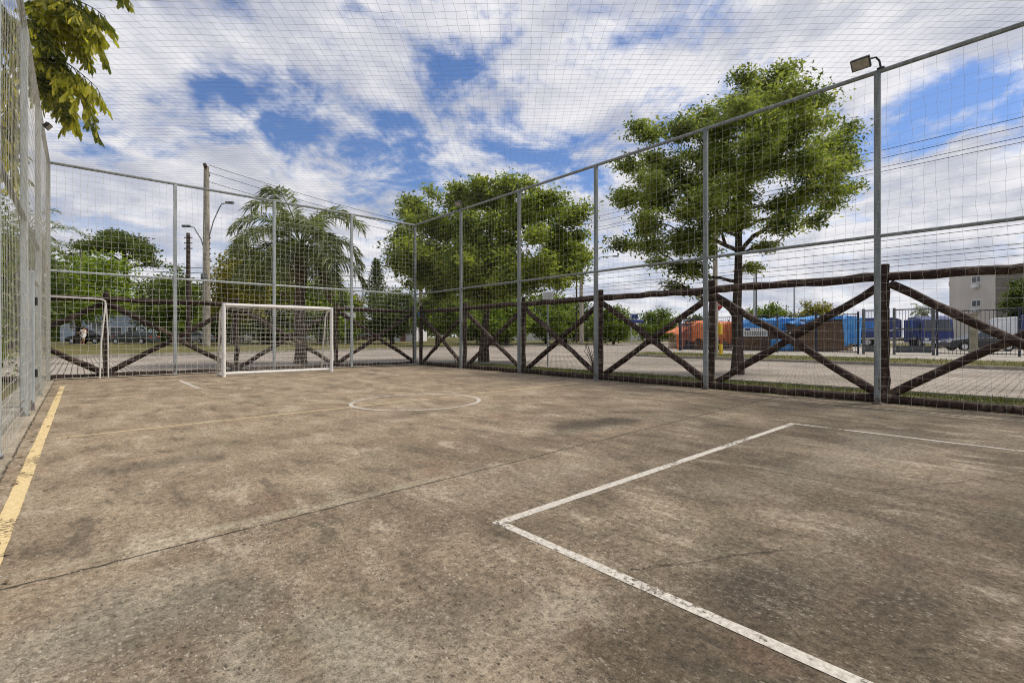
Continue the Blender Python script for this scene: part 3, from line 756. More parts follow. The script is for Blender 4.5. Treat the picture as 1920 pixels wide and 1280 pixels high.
tree('shade_tree', 'tall airy tree with open layered crown growing by the paved road at the right', bt,
     [(0, 0, 0), (.02, 0, .8), (-.03, .02, 1.7), (-.02, 0, 2.5), (.06, 0, 3.2), (.12, .02, 4.0), (.30, .1, 5.0), (.5, .1, 6.0)], .165,
     px_clumps([(x+g0.normal(0, 5), y+g0.normal(0, 5), r*1.22) for x, y, r in rc]+crown_fill(58), 1383, 14.9, bt, g0, 1.1),   .135, 84000, 'leaf_right', 5, twig=12, spread=.29, aspect=.40, droop=.35, flat=.62, limb_r=.46)
# dense round tree in the middle
bc = W(907, 22.3, -.05)
cc = []
for i in range(135):
    a = i*2.39996; rr = math.sqrt((i+.5)/135); x = 918+185*rr*math.cos(a); yy = rr*math.sin(a)
    y = 478-138*yy if yy > 0 else 478-72*yy; y += g0.normal(0, 11)
    dl = math.sqrt(max(0, 1-rr*rr))*155; x += g0.normal(0, 11)
    cc.append((x, y, g0.uniform(24, 40), g0.uniform(-1, 1)*dl))
cc += [(765,400,26),(748,430,18),(770,375,18),(860,350,24),(800,355,22),(900,345,20),(950,348,22),(1010,370,24),(1060,410,24),(1090,440,24),(1095,480,18),(770,480,26),(745,500,20),(770,530,24),(1060,515,16),(820,540,20),(1020,520,20)]
tree('round_tree', 'dense round leafy tree standing beyond the corner of the court', bc,
     [(0, 0, 0), (.03, 0, .9), (.1, 0, 1.7), (.2, .05, 2.5), (.3, .05, 3.4), (.4, .1, 4.6)], .22,
     px_clumps(cc, 907, 22.3, bc, g0, 1.2),     .175, 98000, 'leaf_broad', 8, twig=11, spread=.27, aspect=.5, droop=.2, flat=.7, limb_r=.42)

# palms
def frond(base, d0, length, drop, n_leaf, leaf_len, g, lw=.035, plume=.5):
    """arching midrib with leaflets; returns (rachis pts, leaf verts)"""
    d = np.array(d0, float); d /= np.linalg.norm(d); n = 16; p = np.array(base, float); pts = [p.copy()]
    for i in range(n):
        d = d+np.array((0, 0, -drop*(.35+i/n)))/n*2.0; d /= np.linalg.norm(d)
        p = p+d*length/n; pts.append(p.copy())
    pts = np.array(pts); V = []
    for k in range(n_leaf):
        f = .12+.88*k/n_leaf; x = f*n; i = min(int(x), n-1); q = pts[i]*(1-x+i)+pts[i+1]*(x-i); t = pts[i+1]-pts[i]; t /= np.linalg.norm(t)
        side = np.cross(t, (0, 0, 1.0)); side /= max(1e-6, np.linalg.norm(side)); upv = np.cross(side, t)
        for s in (-1, 1):
            L = leaf_len*(.55+.6*math.sin(math.pi*min(1, f*.9+.05)))*g.uniform(.8, 1.15)
            dd = side*s*.8+t*.55+upv*g.uniform(-.4, .55)*plume*2; dd /= np.linalg.norm(dd)
            a = q; m = q+dd*L*.5; e = q+dd*L*.93+np.array((0, 0, -L*.34*g.uniform(.6, 1.4)))
            wv = np.cross(dd, g.normal(0, 1, 3)); wv /= np.linalg.norm(wv); wv *= lw/2
            V.append([a-wv*.4, m-wv, e, m+wv])
    return pts, V
def palm(name, label, base, h, r, n_fr, length, seed, lmat='leaf_palm', lw=.04, leaf_len=.62, n_leaf=46, skirt=8, spear=False, cat='palm', azr=None, shape='queen', elr=(-.55, 1.25), drop=1.0):
    g = np.random.default_rng(seed); t = thing(name, label, cat, base)
    pts = [(0, 0, 0)]+[(.04*math.sin(i), .03*math.cos(i*1.3), h*i/10) for i in range(1, 11)]
    MB().tube(pts, [r*1.25]+[r*(1.0 if i % 2 else .93)*(1 if i < 8 else 1+.12*(i-7)) for i in range(1, 11)], 12, jit=.05).build('trunk', M['palm_bark'], t, smooth=True)
    A, B, RA, RB, VV = [], [], [], [], []
    for i in range(n_fr):
        az = i*2.39996+g.uniform(-.25, .25) if azr is None else g.uniform(*azr)
        el = elr[0]+(elr[1]-elr[0])*((i+.5)/n_fr)
        L = length*g.uniform(.85, 1.1)
        p, v = frond((.12*math.cos(az), .12*math.sin(az), h+.1+.25*max(0, el)), (math.cos(az)*math.cos(el), math.sin(az)*math.cos(el), math.sin(el)), L, drop*g.uniform(.8, 1.2)*(.75 if el < 0 else 1.0), n_leaf, leaf_len, g, lw)
        A += list(p[:-1]); B += list(p[1:]); w = np.linspace(.035, .006, len(p)); RA += list(w[:-1]); RB += list(w[1:]); VV += v
    V = np.array(VV).reshape(-1, 3)
    mesh_np('fronds', V, [np.arange(len(V)).reshape(-1, 4)], M[lmat], t, rnd=g.uniform(0, 1, len(V)//4))
    V, F = seg_tubes(A, B, RA, RB, 5); mesh_np('frond_stalks', V, [F], M['leaf_bright'], t)
    if skirt:
        A, B, RA, RB, VV = [], [], [], [], []
        for i in range(skirt):
            az = g.uniform(0, 6.28)
            p, v = frond((.15*math.cos(az), .15*math.sin(az), h-.1*g.uniform(0, 4)), (math.cos(az)*.6, math.sin(az)*.6, -.35), length*g.uniform(.45, .8), 1.6, 30, leaf_len*.7, g, lw*.9)
            A += list(p[:-1]); B += list(p[1:]); w = np.linspace(.03, .006, len(p)); RA += list(w[:-1]); RB += list(w[1:]); VV += v
        V = np.array(VV).reshape(-1, 3); n0 = len(V); V2, F2 = seg_tubes(A, B, RA, RB, 4)
        mesh_np('dead_fronds', np.concatenate([V, V2]), [np.arange(n0).reshape(-1, 4), F2+n0], M['dead_frond'], t)
    if spear:
        MB().tube([(.25, -.1, h+.1), (.55, -.3, h+.55), (.85, -.5, h+1.0)], [.03, .075, .01], 8).build('flower_spathe', M['dead_frond'], t, smooth=True)
    return t
palm('queen_palm', 'big feathery palm with arching fronds behind the goal and far fence', W(563, 20.3, 0), 4.8, .23, 23, 3.0, 33, spear=True, n_leaf=95, skirt=8, leaf_len=.75, lw=.05, elr=(-.5, 1.25), drop=1.3)
palm('queen_palm', 'partly hidden feathery palm rising behind the left fence', W(40, 30, 0), 7.0, .2, 20, 3.0, 35, skirt=5)
palm('small_palm', 'tiny distant palm beyond the yard gate and blue trucks', W(1733, 75, 0), 4.8, .2, 13, 1.9, 36, skirt=0, n_leaf=18, lw=.1)
def fishtail():
    g = np.random.default_rng(44); b = Vector((-1.75, 15.2, 0))
    t = thing('fishtail_palm', 'yellow green fishtail palm hanging over the top left of the net', 'palm', b)
    MB().tube([(0, 0, 0), (.02, 0, 2.5), (.0, .03, 5), (.05, 0, 8.5)], [.17, .15, .14, .1], 12, jit=.04).build('trunk', M['palm_bark'], t, smooth=True)
    A, B, RA, RB, VV = [], [], [], [], []
    T = 11.6
    def tgt(px, py, dt=0):
        w = W(px, T+dt); return np.array((w.x-b.x, w.y-b.y, ZY(py, T+dt)))
    # (start, bend, end) of each frond, as positions round the crown
    fr_ = [((40, 110), (110, 60), (172, 215), 0), ((40, 120), (95, 75), (135, 222), .3), ((50, 60), (120, -40), (180, 45), 0), ((45, 30), (100, -60), (150, 60), .4),
           ((30, 60), (70, 10), (100, 80), -.2), ((30, 90), (60, 130), (105, 150), .2), ((60, -60), (150, -130), (230, -20), .3), ((0, 60), (30, -40), (-30, 120), .5),
           ((40, 20), (120, -30), (196, 30), .5), ((60, -10), (150, -40), (186, 75), .1), ((50, 100), (100, 85), (182, 165), .2), ((70, 20), (110, 10), (160, 95), .4), ((45, 140), (80, 130), (120, 190), 0), ((0, 120), (20, 120), (18, 260), .8), ((-20, 60), (-60, 30), (-90, 180), .6), ((20, 200), (10, 220), (22, 330), .8), ((0, -50), (60, -160), (120, -70), .2), ((-40, 0), (10, -30), (30, 90), 1.2)]
    for (s, m, e, dt) in fr_:
        q = qcurve(tgt(*s, dt), tgt(*m, dt), tgt(*e, dt), 14)
        A += list(q[:-1]); B += list(q[1:]); w = np.linspace(.03, .006, 14); RA += list(w[:-1]); RB += list(w[1:])
        for i in range(2, 14):
            tv = q[i]-q[i-1]; tv /= np.linalg.norm(tv)
            sd_ = np.cross(tv, (0, 0, 1.0)); sd_ /= max(1e-6, np.linalg.norm(sd_))
            for s_ in (-1, 1):
                dirv = sd_*s_*g.uniform(.3, .9)+tv*.35+np.array((0, 0, -g.uniform(.3, 1.0))); dirv /= np.linalg.norm(dirv)
                Ls = g.uniform(.35, .75)*(1 if i < 11 else .6)
                p2 = q[i]+dirv*Ls+np.array((0, 0, -.15*Ls))
                A.append(q[i]); B.append(p2); RA.append(.008); RB.append(.003)
                for k in range(17):
                    f = (k+1)/17; o = q[i]*(1-f)+p2*f
                    ld = dirv*.45+np.array((0, 0, -.8))+g.normal(0, .24, 3); ld /= np.linalg.norm(ld)
                    wv = np.cross(ld, g.normal(0, 1, 3)); wv /= np.linalg.norm(wv); L = g.uniform(.18, .36); wd = L*.14
                    VV.append([o, o+ld*L*.8-wv*wd, o+ld*L*1.0+wv*wd*.1, o+ld*L*.7+wv*wd])
    V = np.array(VV).reshape(-1, 3)
    mesh_np('fronds', V, [np.arange(len(V)).reshape(-1, 4)], M['leaf_fish'], t, rnd=g.uniform(0, 1, len(V)//4))
    V, F = seg_tubes(A, B, RA, RB, 5); mesh_np('frond_stalks', V, [F], M['leaf_mid'], t)
fishtail()

# background trees: photo column of trunk, depth, crown left/right/top/bottom
def bg_tree(name, label, px, t, l, r, top, bot, lmat, seed, n=5000, nclump=26, leaf=.34, kind='dome', cat='tree', flat=.75, twig=5):
    g = np.random.default_rng(seed); b = W(px, t); b.z = park_z(b.x, b.y) if b.y > 20 else -.05
    s = t/FPX; cx, hw = (l+r)/2, (r-l)/2; out = []
    for i in range(nclump):
        a = i*2.39996+seed; rr = math.sqrt((i+.5)/nclump)*g.uniform(.9, 1.04); u, v = rr*math.cos(a), rr*math.sin(a)
        dl = math.sqrt(max(0, 1-rr*rr))*hw*g.uniform(-1, 1)
        if kind == 'dome': y = (bot*.62+top*.38)-v*((bot*.62+top*.38)-top) if v > 0 else (bot*.62+top*.38)-v*(bot-(bot*.62+top*.38))
        elif kind == 'umbrella': y = top+(bot-top)*(.25+.55*u*u)+g.normal(0, .10)*(bot-top)
        else: y = (top+bot)/2-v*(bot-top)/2
        cr = g.uniform(.20, .34)*min(hw, (bot-top)*.8)
        out.append((cx+u*(hw-cr*.8), y+cr*.6, cr, dl))
    cl = px_clumps(out, px, t, b, g)
    zb = ZY(bot, t)-b.z; ht = ZY(top, t)-b.z
    th = max(1.2, zb+.25*(ht-zb))
    tp = [(0, 0, 0), (g.normal(0, .05), 0, th*.35), (g.normal(0, .12), 0, th*.7), (g.normal(0, .2), 0, th), (g.normal(0, .25), 0, th+.3*(ht-th))]
    return tree(name, label, b, tp, max(.13, .030*ht), cl, leaf, n, lmat, seed+1, cat=cat, twig=twig, spread=.48, aspect=.6, flat=flat, sides=4, group=None)
BG = [
 ('umbrella_tree', 'dark flat topped tree far behind the left end of the far fence', 235, 85, 120, 312, 420, 500, 'leaf_dark', 101, 6500, 34, .42, 'umbrella', .45),
 ('leafy_tree', 'bright green bushy tree at the left behind the white pipe frame', 150, 55, 70, 268, 462, 580, 'leaf_bright', 103, 8000, 34, .32, 'dome', .6),
 ('leafy_tree', 'dark tree close to the left fence beneath a hidden palm', 60, 38, -60, 135, 430, 600, 'leaf_dark', 105, 6000, 26, .30, 'dome', .7),
 ('leafy_tree', 'dark green tree between the dark post and the left fence post', 300, 70, 235, 365, 505, 610, 'leaf_dark', 107, 4500, 24, .36, 'dome', .7),
 ('leafy_tree', 'yellow tipped tree directly behind the concrete utility pole', 440, 50, 385, 520, 446, 590, 'leaf_yellow', 109, 6000, 28, .30, 'dome', .7),
 ('leafy_tree', 'broad dark tree behind the left half of the goal', 500, 60, 420, 590, 468, 600, 'leaf_bright', 111, 6500, 30, .34, 'dome', .7),
 ('leafy_tree', 'dark tree behind the trunk of the big palm', 600, 58, 530, 680, 512, 610, 'leaf_bright', 113, 5000, 26, .34, 'dome', .7),
 ('flowering_tree', 'small tree with orange yellow tips behind the white street sign', 655, 64, 620, 690, 540, 610, 'leaf_yellow', 115, 2600, 16, .30, 'dome', .7),
 ('leafy_tree', 'rounded dark tree left of the court corner post', 735, 62, 670, 800, 535, 615, 'leaf_dark', 117, 5000, 26, .34, 'dome', .7),
 ('leafy_tree', 'low bright tree seen just right of the court corner post', 820, 52, 770, 880, 535, 612, 'leaf_mid', 119, 4500, 24, .30, 'dome', .7),
 ('leafy_tree', 'bright green tree behind the trunk of the dense round tree', 950, 58, 880, 1010, 535, 618, 'leaf_bright', 121, 5000, 26, .32, 'dome', .7),
 ('leafy_tree', 'shady tree behind the white square notice board', 1025, 66, 960, 1095, 540, 622, 'leaf_mid', 123, 5000, 26, .34, 'dome', .7),
 ('leafy_tree', 'tall dark tree just left of the twin street poles', 1060, 74, 1010, 1120, 548, 622, 'leaf_dark', 125, 4200, 22, .36, 'dome', .7),
 ('leafy_tree', 'conical green tree right of the twin street poles', 1150, 70, 1105, 1195, 566, 628, 'leaf_mid', 127, 4200, 22, .34, 'dome', .7),
 ('leafy_tree', 'round tree behind the blue awning and flag', 1235, 78, 1188, 1285, 572, 628, 'leaf_mid', 129, 4200, 22, .34, 'dome', .7),
 ('leafy_tree', 'low distant tree just left of the orange tarpaulin', 1300, 105, 1270, 1345, 588, 628, 'leaf_dark', 131, 2600, 16, .45, 'dome', .7),
 ('leafy_tree', 'distant olive tree behind the blue tarpaulin', 1440, 95, 1390, 1500, 566, 620, 'leaf_mid', 133, 4200, 22, .42, 'dome', .7),
 ('leafy_tree', 'distant yellow green tree above the timber stack', 1530, 98, 1480, 1585, 562, 620, 'leaf_yellow', 135, 4200, 22, .42, 'dome', .7),
 ('leafy_tree', 'feathery dark tree in front of the apartment block at the right edge', 1915, 48, 1876, 1960, 510, 615, 'leaf_dark', 137, 3600, 20, .22, 'oval', .8),
 ('leafy_tree', 'dark tree far behind the parked sedan', 350, 95, 290, 420, 520, 615, 'leaf_dark', 139, 4200, 22, .45, 'dome', .7),
 ('leafy_tree', 'low bushy tree filling the gap left of the tall concrete pole', 325, 62, 280, 385, 490, 634, 'leaf_mid', 151, 4600, 24, .34, 'dome', .7),
 ('leafy_tree', 'low dark tree directly behind the left goal post', 425, 72, 375, 485, 535, 634, 'leaf_dark', 153, 4200, 24, .38, 'dome', .7),
 ('leafy_tree', 'bright bushy tree between the left goal post and the palm trunk', 520, 54, 462, 562, 515, 628, 'leaf_mid', 155, 4200, 24, .32, 'dome', .7),
 ('leafy_tree', 'low dark tree behind the right goal post', 625, 74, 575, 690, 545, 634, 'leaf_mid', 157, 4200, 24, .38, 'dome', .7),
 ('leafy_tree', 'bushy tree far left, over the roof of the pale blue house', 120, 86, 60, 200, 520, 630, 'leaf_mid', 159, 4600, 24, .42, 'dome', .7),
 ('leafy_tree', 'low shady tree behind the left brace of the centre bays', 915, 64, 860, 975, 560, 632, 'leaf_dark', 161, 4200, 24, .34, 'dome', .7),
 ('leafy_tree', 'pale green tree far behind the palm and goal', 560, 100, 500, 640, 540, 620, 'leaf_mid', 141, 4200, 22, .45, 'dome', .7),
 ('leafy_tree', 'small tree far behind the white painted house', 765, 110, 700, 830, 545, 620, 'leaf_dark', 143, 4200, 22, .5, 'dome', .7),
 ('leafy_tree', 'dark shade tree behind the dense round tree, to its left', 870, 75, 820, 930, 540, 620, 'leaf_dark', 145, 4200, 22, .38, 'dome', .7),
 ('leafy_tree', 'distant low tree behind the row between notice board and street poles', 1100, 100, 1040, 1180, 572, 628, 'leaf_dark', 147, 3600, 20, .46, 'dome', .7),
]
for (nm, lb, px, t, l, r, top, bot, lm, sd_, n, nc, lf, kd, fl_) in BG:
    bg_tree(nm, lb, px, t, l, r, top, bot, lm, sd_, int(n*1.7), int(nc*1.5), lf*1.15, kd, 'tree', fl_)
def woods():
    g = np.random.default_rng(55); n = 26000
    px = g.uniform(-250, 1290, n); t = g.uniform(115, 160, n)
    top = 588+14*np.sin(px/47)+9*np.sin(px/19+2)+np.where(px > 900, 14, 0)
    f = g.beta(1.2, 1.3, n); py = top+(632-top)*f
    s = t/FPX; X = (px-960)*s; P = np.stack([X*CS+t*SN, -X*SN+t*CS, CAM_H+(HOR-py)*s], 1)
    V, F, r_ = leaves(P, 1.1, g, .6, .1)
    tag(mesh_np('far_woods', V, [F], M['leaf_dark'], None, rnd=r_), 'dark far off belt of woods beyond the park', 'woods', None, 'stuff')
woods()
def conifer():
    g = np.random.default_rng(61); t_ = 90; b = W(706, t_); b.z = .3; Ht = ZY(488, t_)-.3
    t = thing('conifer', 'dark pointed conifer rising beyond the fence, left of the corner post', 'tree', b)
    MB().tube([(0, 0, 0), (0, 0, Ht)], [.3, .03], 8).build('trunk', M['bark'], t)
    P = []
    for i in range(16):
        z = Ht*(.45+.54*i/15); rad = 3.0*(1-i/16)+.15
        for k in range(9):
            a = k*.7+i; m = 26; f = g.uniform(.1, 1, (m, 1)); P.append(np.concatenate([f*rad*math.cos(a), f*rad*math.sin(a), z+.12*f*rad], 1)+g.normal(0, .14, (m, 3)))
    V, F, rn_ = leaves(np.concatenate(P), .5, g, .4, 0); mesh_np('crown', V, [F], M['leaf_dark'], t, rnd=rn_)
conifer()
# hedge left of the court and bare shrub, twigs
def shrub(name, label, base, size, n, leaf, lmat, seed, cat='shrub'):
    g = np.random.default_rng(seed); t = thing(name, label, cat, base)
    A, B, ra, rb, LP = [], [], [], [], []
    for i in range(26):
        e = np.array((g.uniform(-1, 1)*size[0]/2, g.uniform(-1, 1)*size[1]/2, size[2]*g.uniform(.45, 1)))
        s = np.array((e[0]*.5, e[1]*.6, 0)); q = qcurve(s, (s+e)/2+g.normal(0, .1, 3), e, 4); A += list(q[:-1]); B += list(q[1:]); ra += [.02, .015, .01]; rb += [.015, .01, .005]
        m = n//26; f = g.uniform(.1, 1, (m, 1)); LP.append(s*(1-f)+e*f+g.normal(0, .2, (m, 3)))
    V, F = seg_tubes(A, B, ra, rb, 5); mesh_np('stems', V, [F], M['bark'], t)
    P = np.concatenate(LP); P[:, 2] = np.maximum(P[:, 2], .05)
    V, F, r_ = leaves(P, leaf, g, .5, .1); mesh_np('foliage', V, [F], M[lmat], t, rnd=r_)
shrub('shrub', 'brown green shrub close behind the left net fence', (-1.85, 11.9, -.05), (1.5, 5.0, 3.0), 9000, .11, 'leaf_mid', 71)
shrub('shrub', 'tall leafy shrub behind the far end of the left fence', (-1.95, 15.9, -.05), (1.7, 2.6, 5.2), 9000, .13, 'leaf_mid', 72)
def bare(name, label, base, h, seed, n=9):
    g = np.random.default_rng(seed); t = thing(name, label, 'shrub', base); A, B, ra, rb = [], [], [], []
    for i in range(n):
        a = g.uniform(0, 6.28); e = np.array((math.cos(a)*h*.4*g.uniform(.2, 1), math.sin(a)*h*.4*g.uniform(.2, 1), h*g.uniform(.6, 1)))
        q = qcurve(np.zeros(3), np.array((e[0]*.2, e[1]*.2, e[2]*.6)), e, 6); A += list(q[:-1]); B += list(q[1:]); w = np.linspace(.016, .005, 6); ra += list(w[:-1]); rb += list(w[1:])
        for k in range(3):
            s = q[g.integers(2, 6)]; e2 = s+g.normal(0, .12, 3)+np.array((0, 0, .12)); A.append(s); B.append(e2); ra.append(.007); rb.append(.003)
    V, F = seg_tubes(A, B, ra, rb, 5); mesh_np('stems', V, [F], M['palm_bark'], t)
bare('bare_shrub', 'bare twiggy shrub beside the log fence left of the second brace', (XR+.75, 8.6, -.05), 1.25, 81)
bare('bare_twig', 'single bare twig sticking up near the court corner', (XR+.8, 15.3, -.05), .6, 82, 2)
# grass blades on the near verges
def blades():
    g = np.random.default_rng(91); n = 22000
    x = g.uniform(10.5, 12.78, n); y = g.uniform(-2.5, 17.3, n)
    k = g.uniform(0, 1, n) < .35+.65*(np.sin(x*3.1+y*1.3)*np.sin(y*2.3)+1)/2
    x, y = x[k], y[k]
    x2 = g.uniform(24.2, 29.3, 5000); y2 = g.uniform(-4, 18, 5000)
    x, y = np.concatenate([x, x2]), np.concatenate([y, y2]); n = len(x); z = np.where(x > 20, .075, -.06)
    h = g.uniform(.04, .14, n); a = g.uniform(0, 6.28, n); w = g.uniform(.006, .014, n)
    V = np.empty((n, 3, 3)); V[:, 0] = np.stack([x-w*np.cos(a), y-w*np.sin(a), z], 1); V[:, 1] = np.stack([x+w*np.cos(a), y+w*np.sin(a), z], 1)
    V[:, 2] = np.stack([x+g.normal(0, .04, n), y+g.normal(0, .04, n), z+h], 1)
    o = mesh_np('grass', V.reshape(-1, 3), [np.arange(3*n).reshape(n, 3)], M['blade'], None, rnd=g.uniform(0, 1, n))
    tag(o, 'short patchy grass on the verges beside the road', 'grass', None, 'stuff')
blades()

def litter():
    g = np.random.default_rng(17); n = 420
    x = np.concatenate([XR-.12-np.abs(g.normal(0, .25, 230)), g.uniform(-.4, 9.6, 120), XL+.15+np.abs(g.normal(0, .1, 70))])
    y = np.concatenate([g.uniform(-1.5, 16.8, 230), 16.7-np.abs(g.normal(0, 3.5, 120)), g.uniform(3, 16.5, 70)])
    a = g.uniform(0, 6.28, n); L = g.uniform(.012, .04, n); wd = L*g.uniform(.25, .5, n); z = g.uniform(.007, .014, n)
    cx, sx = np.cos(a), np.sin(a); V = np.empty((n, 4, 3))
    for k, (u, v, h) in enumerate(((-1, 0, .0), (0, 1, .006), (1, 0, .002), (0, -1, .006))):
        V[:, k] = np.stack([x+u*L*cx-v*wd*sx, y+u*L*sx+v*wd*cx, z+h], 1)
    o = mesh_np('leaf_litter', V.reshape(-1, 3), [np.arange(4*n).reshape(n, 4)], M['dead_frond'], None)
    tag(o, 'small dry leaf bits scattered along the fence feet on the court', 'leaf litter', None, 'stuff')
litter()
# ------------------------------------------------------------------ poles, wires
def utility_pole():
    b = W(387, 46); b.z = .2; t = thing('utility_pole', 'tall concrete utility pole with a slanted crossarm and two lamps left of the palm', 'utility pole', b)
    ht = ZY(312, 46)-.2
    MB().tube([(0, 0, 0), (0, 0, ht*.5), (0, 0, ht)], [.36, .30, .22], 12).build('shaft', M['concrete_pole'], t, smooth=True)
    a = Vector((-.55, -.75, ht+.1)); c = Vector((.25, .35, ht+.15))
    MB().tube([RGT*-1.0+FWD*1.9+np.array((0, 0, ht-.25)), RGT*.35-FWD*.8+np.array((0, 0, ht-.1))], .16, 6).build('crossarm', M['wood_pole'], t)
    for (dx, z0, z1, side) in ((1.45, 9.3, 13.4, 1), (-1.15, 8.5, 11.2, -1)):
        q = [np.array((0, 0, z0)), RGT*dx*.45+np.array((0, 0, z0+(z1-z0)*.6)), RGT*dx*.85+np.array((0, 0, z1-.35)), RGT*dx+np.array((0, 0, z1)), RGT*(dx+.5*side)+np.array((0, 0, z1+.1))]
        o = MB().tube(q, .05, 8).build('lamp_arm', M['galv'], t, smooth=True)
        c = Vector(RGT*(dx+.75*side)+np.array((0, 0, z1+.12)))
        MB().box(c, (.75, .28, .2), -YAW).build('lamp_head', M['gate_grey'], o, bevel=.04)
    for k in range(5):
        MB().tube([RGT*-.34+np.array((0, 0, 8.2+.5*k)), RGT*.42+np.array((0, 0, 8.2+.5*k))], .05, 6).build('bracket', M['black_iron'], t)
    MB().tube([RGT*.05-FWD*.42+np.array((0, 0, 6.15)), RGT*.05-FWD*.42+np.array((0, 0, 6.75))], .28, 8).build('junction_box', M['gate_grey'], t)
    return b, ht
ub, uht = utility_pole()
def plain_pole(name, label, px, t, top, bot_z, r, mat, cross=True, arm=None, seed=0):
    b = W(px, t); b.z = bot_z; ht = ZY(top, t)-bot_z
    o = thing(name, label, 'utility pole', b)
    MB().tube([(0, 0, 0), (0, 0, ht)], [r, r*.72], 10).build('shaft', M[mat], o, smooth=True)
    if cross:
        for z in (ht-.5, ht-1.1, ht-1.7): MB().tube([RGT*-.45+np.array((0, 0, z)), RGT*.45+np.array((0, 0, z))], .06, 6).build('crossarm', M['wood_pole'], o)
    if arm:
        MB().tube([np.array((0, 0, ht*.70)), RGT*arm*.5+np.array((0, 0, ht*.86)), RGT*arm+np.array((0, 0, ht*.93)), RGT*(arm*1.6)+np.array((0, 0, ht*.94))], .05, 8).build('lamp_arm', M['galv'], o, smooth=True)
        MB().box(Vector(RGT*(arm*1.75)+np.array((0, 0, ht*.94))), (.7, .25, .15), -YAW).build('lamp_head', M['gate_grey'], o, bevel=.03)
    return o
plain_pole('utility_pole', 'dark tarred wooden pole beside the tall concrete utility pole', 353, 54, 437, .2, .26, 'wood_pole')
sp_ = plain_pole('utility_pole', 'thick concrete pole right of the court corner with a small blue plate', 789, 52, 470, .3, .25, 'concrete_pole', False)
MB().box(Vector(-FWD*.27+RGT*.05+np.array((0, 0, 3.1))), (.55, .04, .7), -YAW).build('blue_plate', M['truck_blue'], sp_)
ring = MB(); ring.tube([RGT*.2*math.cos(a)-FWD*.29+np.array((0, 0, 2.25+.26*math.sin(a))) for a in np.linspace(0, 2*math.pi, 18)], .04, 6, False)
ring.build('ring_sign', M['sign_white'], sp_)
plain_pole('street_pole', 'grey street pole with a curved lamp arm, left of the conical tree', 1090, 60, 470, .3, .27, 'concrete_pole', False, 2.4)
plain_pole('street_pole', 'thin dark pole beside the curved lamp street pole', 1081, 66, 515, .3, .14, 'wood_pole', False)
up2 = plain_pole('utility_pole', 'utility pole half hidden behind the trunk of the airy tree', 1341, 25.6, 330, -.0, .14, 'concrete_pole', True)
plain_pole('street_pole', 'thin pale pole above the blue tarpaulin', 1414, 60, 520, .0, .14, 'galv_pale', False)
plain_pole('street_pole', 'dark thin pole beside the pale one above the blue tarpaulin', 1418, 52, 500, .0, .11, 'gate_grey', False)
plain_pole('street_pole', 'slim far pole above the yellow green tree', 1489, 70, 530, .0, .10, 'gate_grey', False)
def wire(name, label, a, b, r, sag=.4, n=24):
    a, b = np.array(a, float), np.array(b, float); f = np.linspace(0, 1, n)[:, None]; p = a*(1-f)+b*f; p[:, 2] -= sag*4*f[:, 0]*(1-f[:, 0])
    V, F = seg_tubes(p[:-1], p[1:], r, r, 4)
    return tag(mesh_np(name, V, [F], M['black_iron'], None), label, 'cable', 'overhead cables')
wz = [9.25, 8.95, 8.6, 8.45]
wl = ['topmost', 'second', 'third', 'lowest']
for k, z in enumerate(wz):
    wire('power_cable', 'overhead cable above the road at right, %s of the upper set of four' % wl[k], (25.0+.1*k, 60, z+.2), (25.0+.1*k, -25, z+.0), .012, .5, 50)
for k, z in enumerate([5.25, 4.95, 4.6, 4.45, 4.2]):
    wire('power_cable', 'overhead cable crossing behind the right mid rail, %s of the lower bundle of five' % ['first', 'second', 'third', 'fourth', 'fifth'][k], (25.2+.12*k, 60, z+.3), (25.2+.12*k, -25, z), .011, .25, 50)
for k, (z, s) in enumerate(((uht+.1, .9), (uht-.55, .6), (uht-1.4, .3))):
    e = W(1090, 60, ZY(478+8*k, 60)); st = ub+Vector(RGT*s*.3)
    wire('power_cable', 'overhead cable running right from the tall concrete pole, %s of three' % ['highest', 'middle', 'lowest'][k], (st.x, st.y, ub.z+z), e, .022, 1.0)
for k, z in enumerate((9.6, 9.0, 8.4, 7.6)):
    a = W(-60, 54, z+.3); b_ = W(790, 60, z-.5)
    wire('power_cable', 'dark cable strung past the dark wooden pole, %s of four' % wl[k], a, b_, .035, .4)

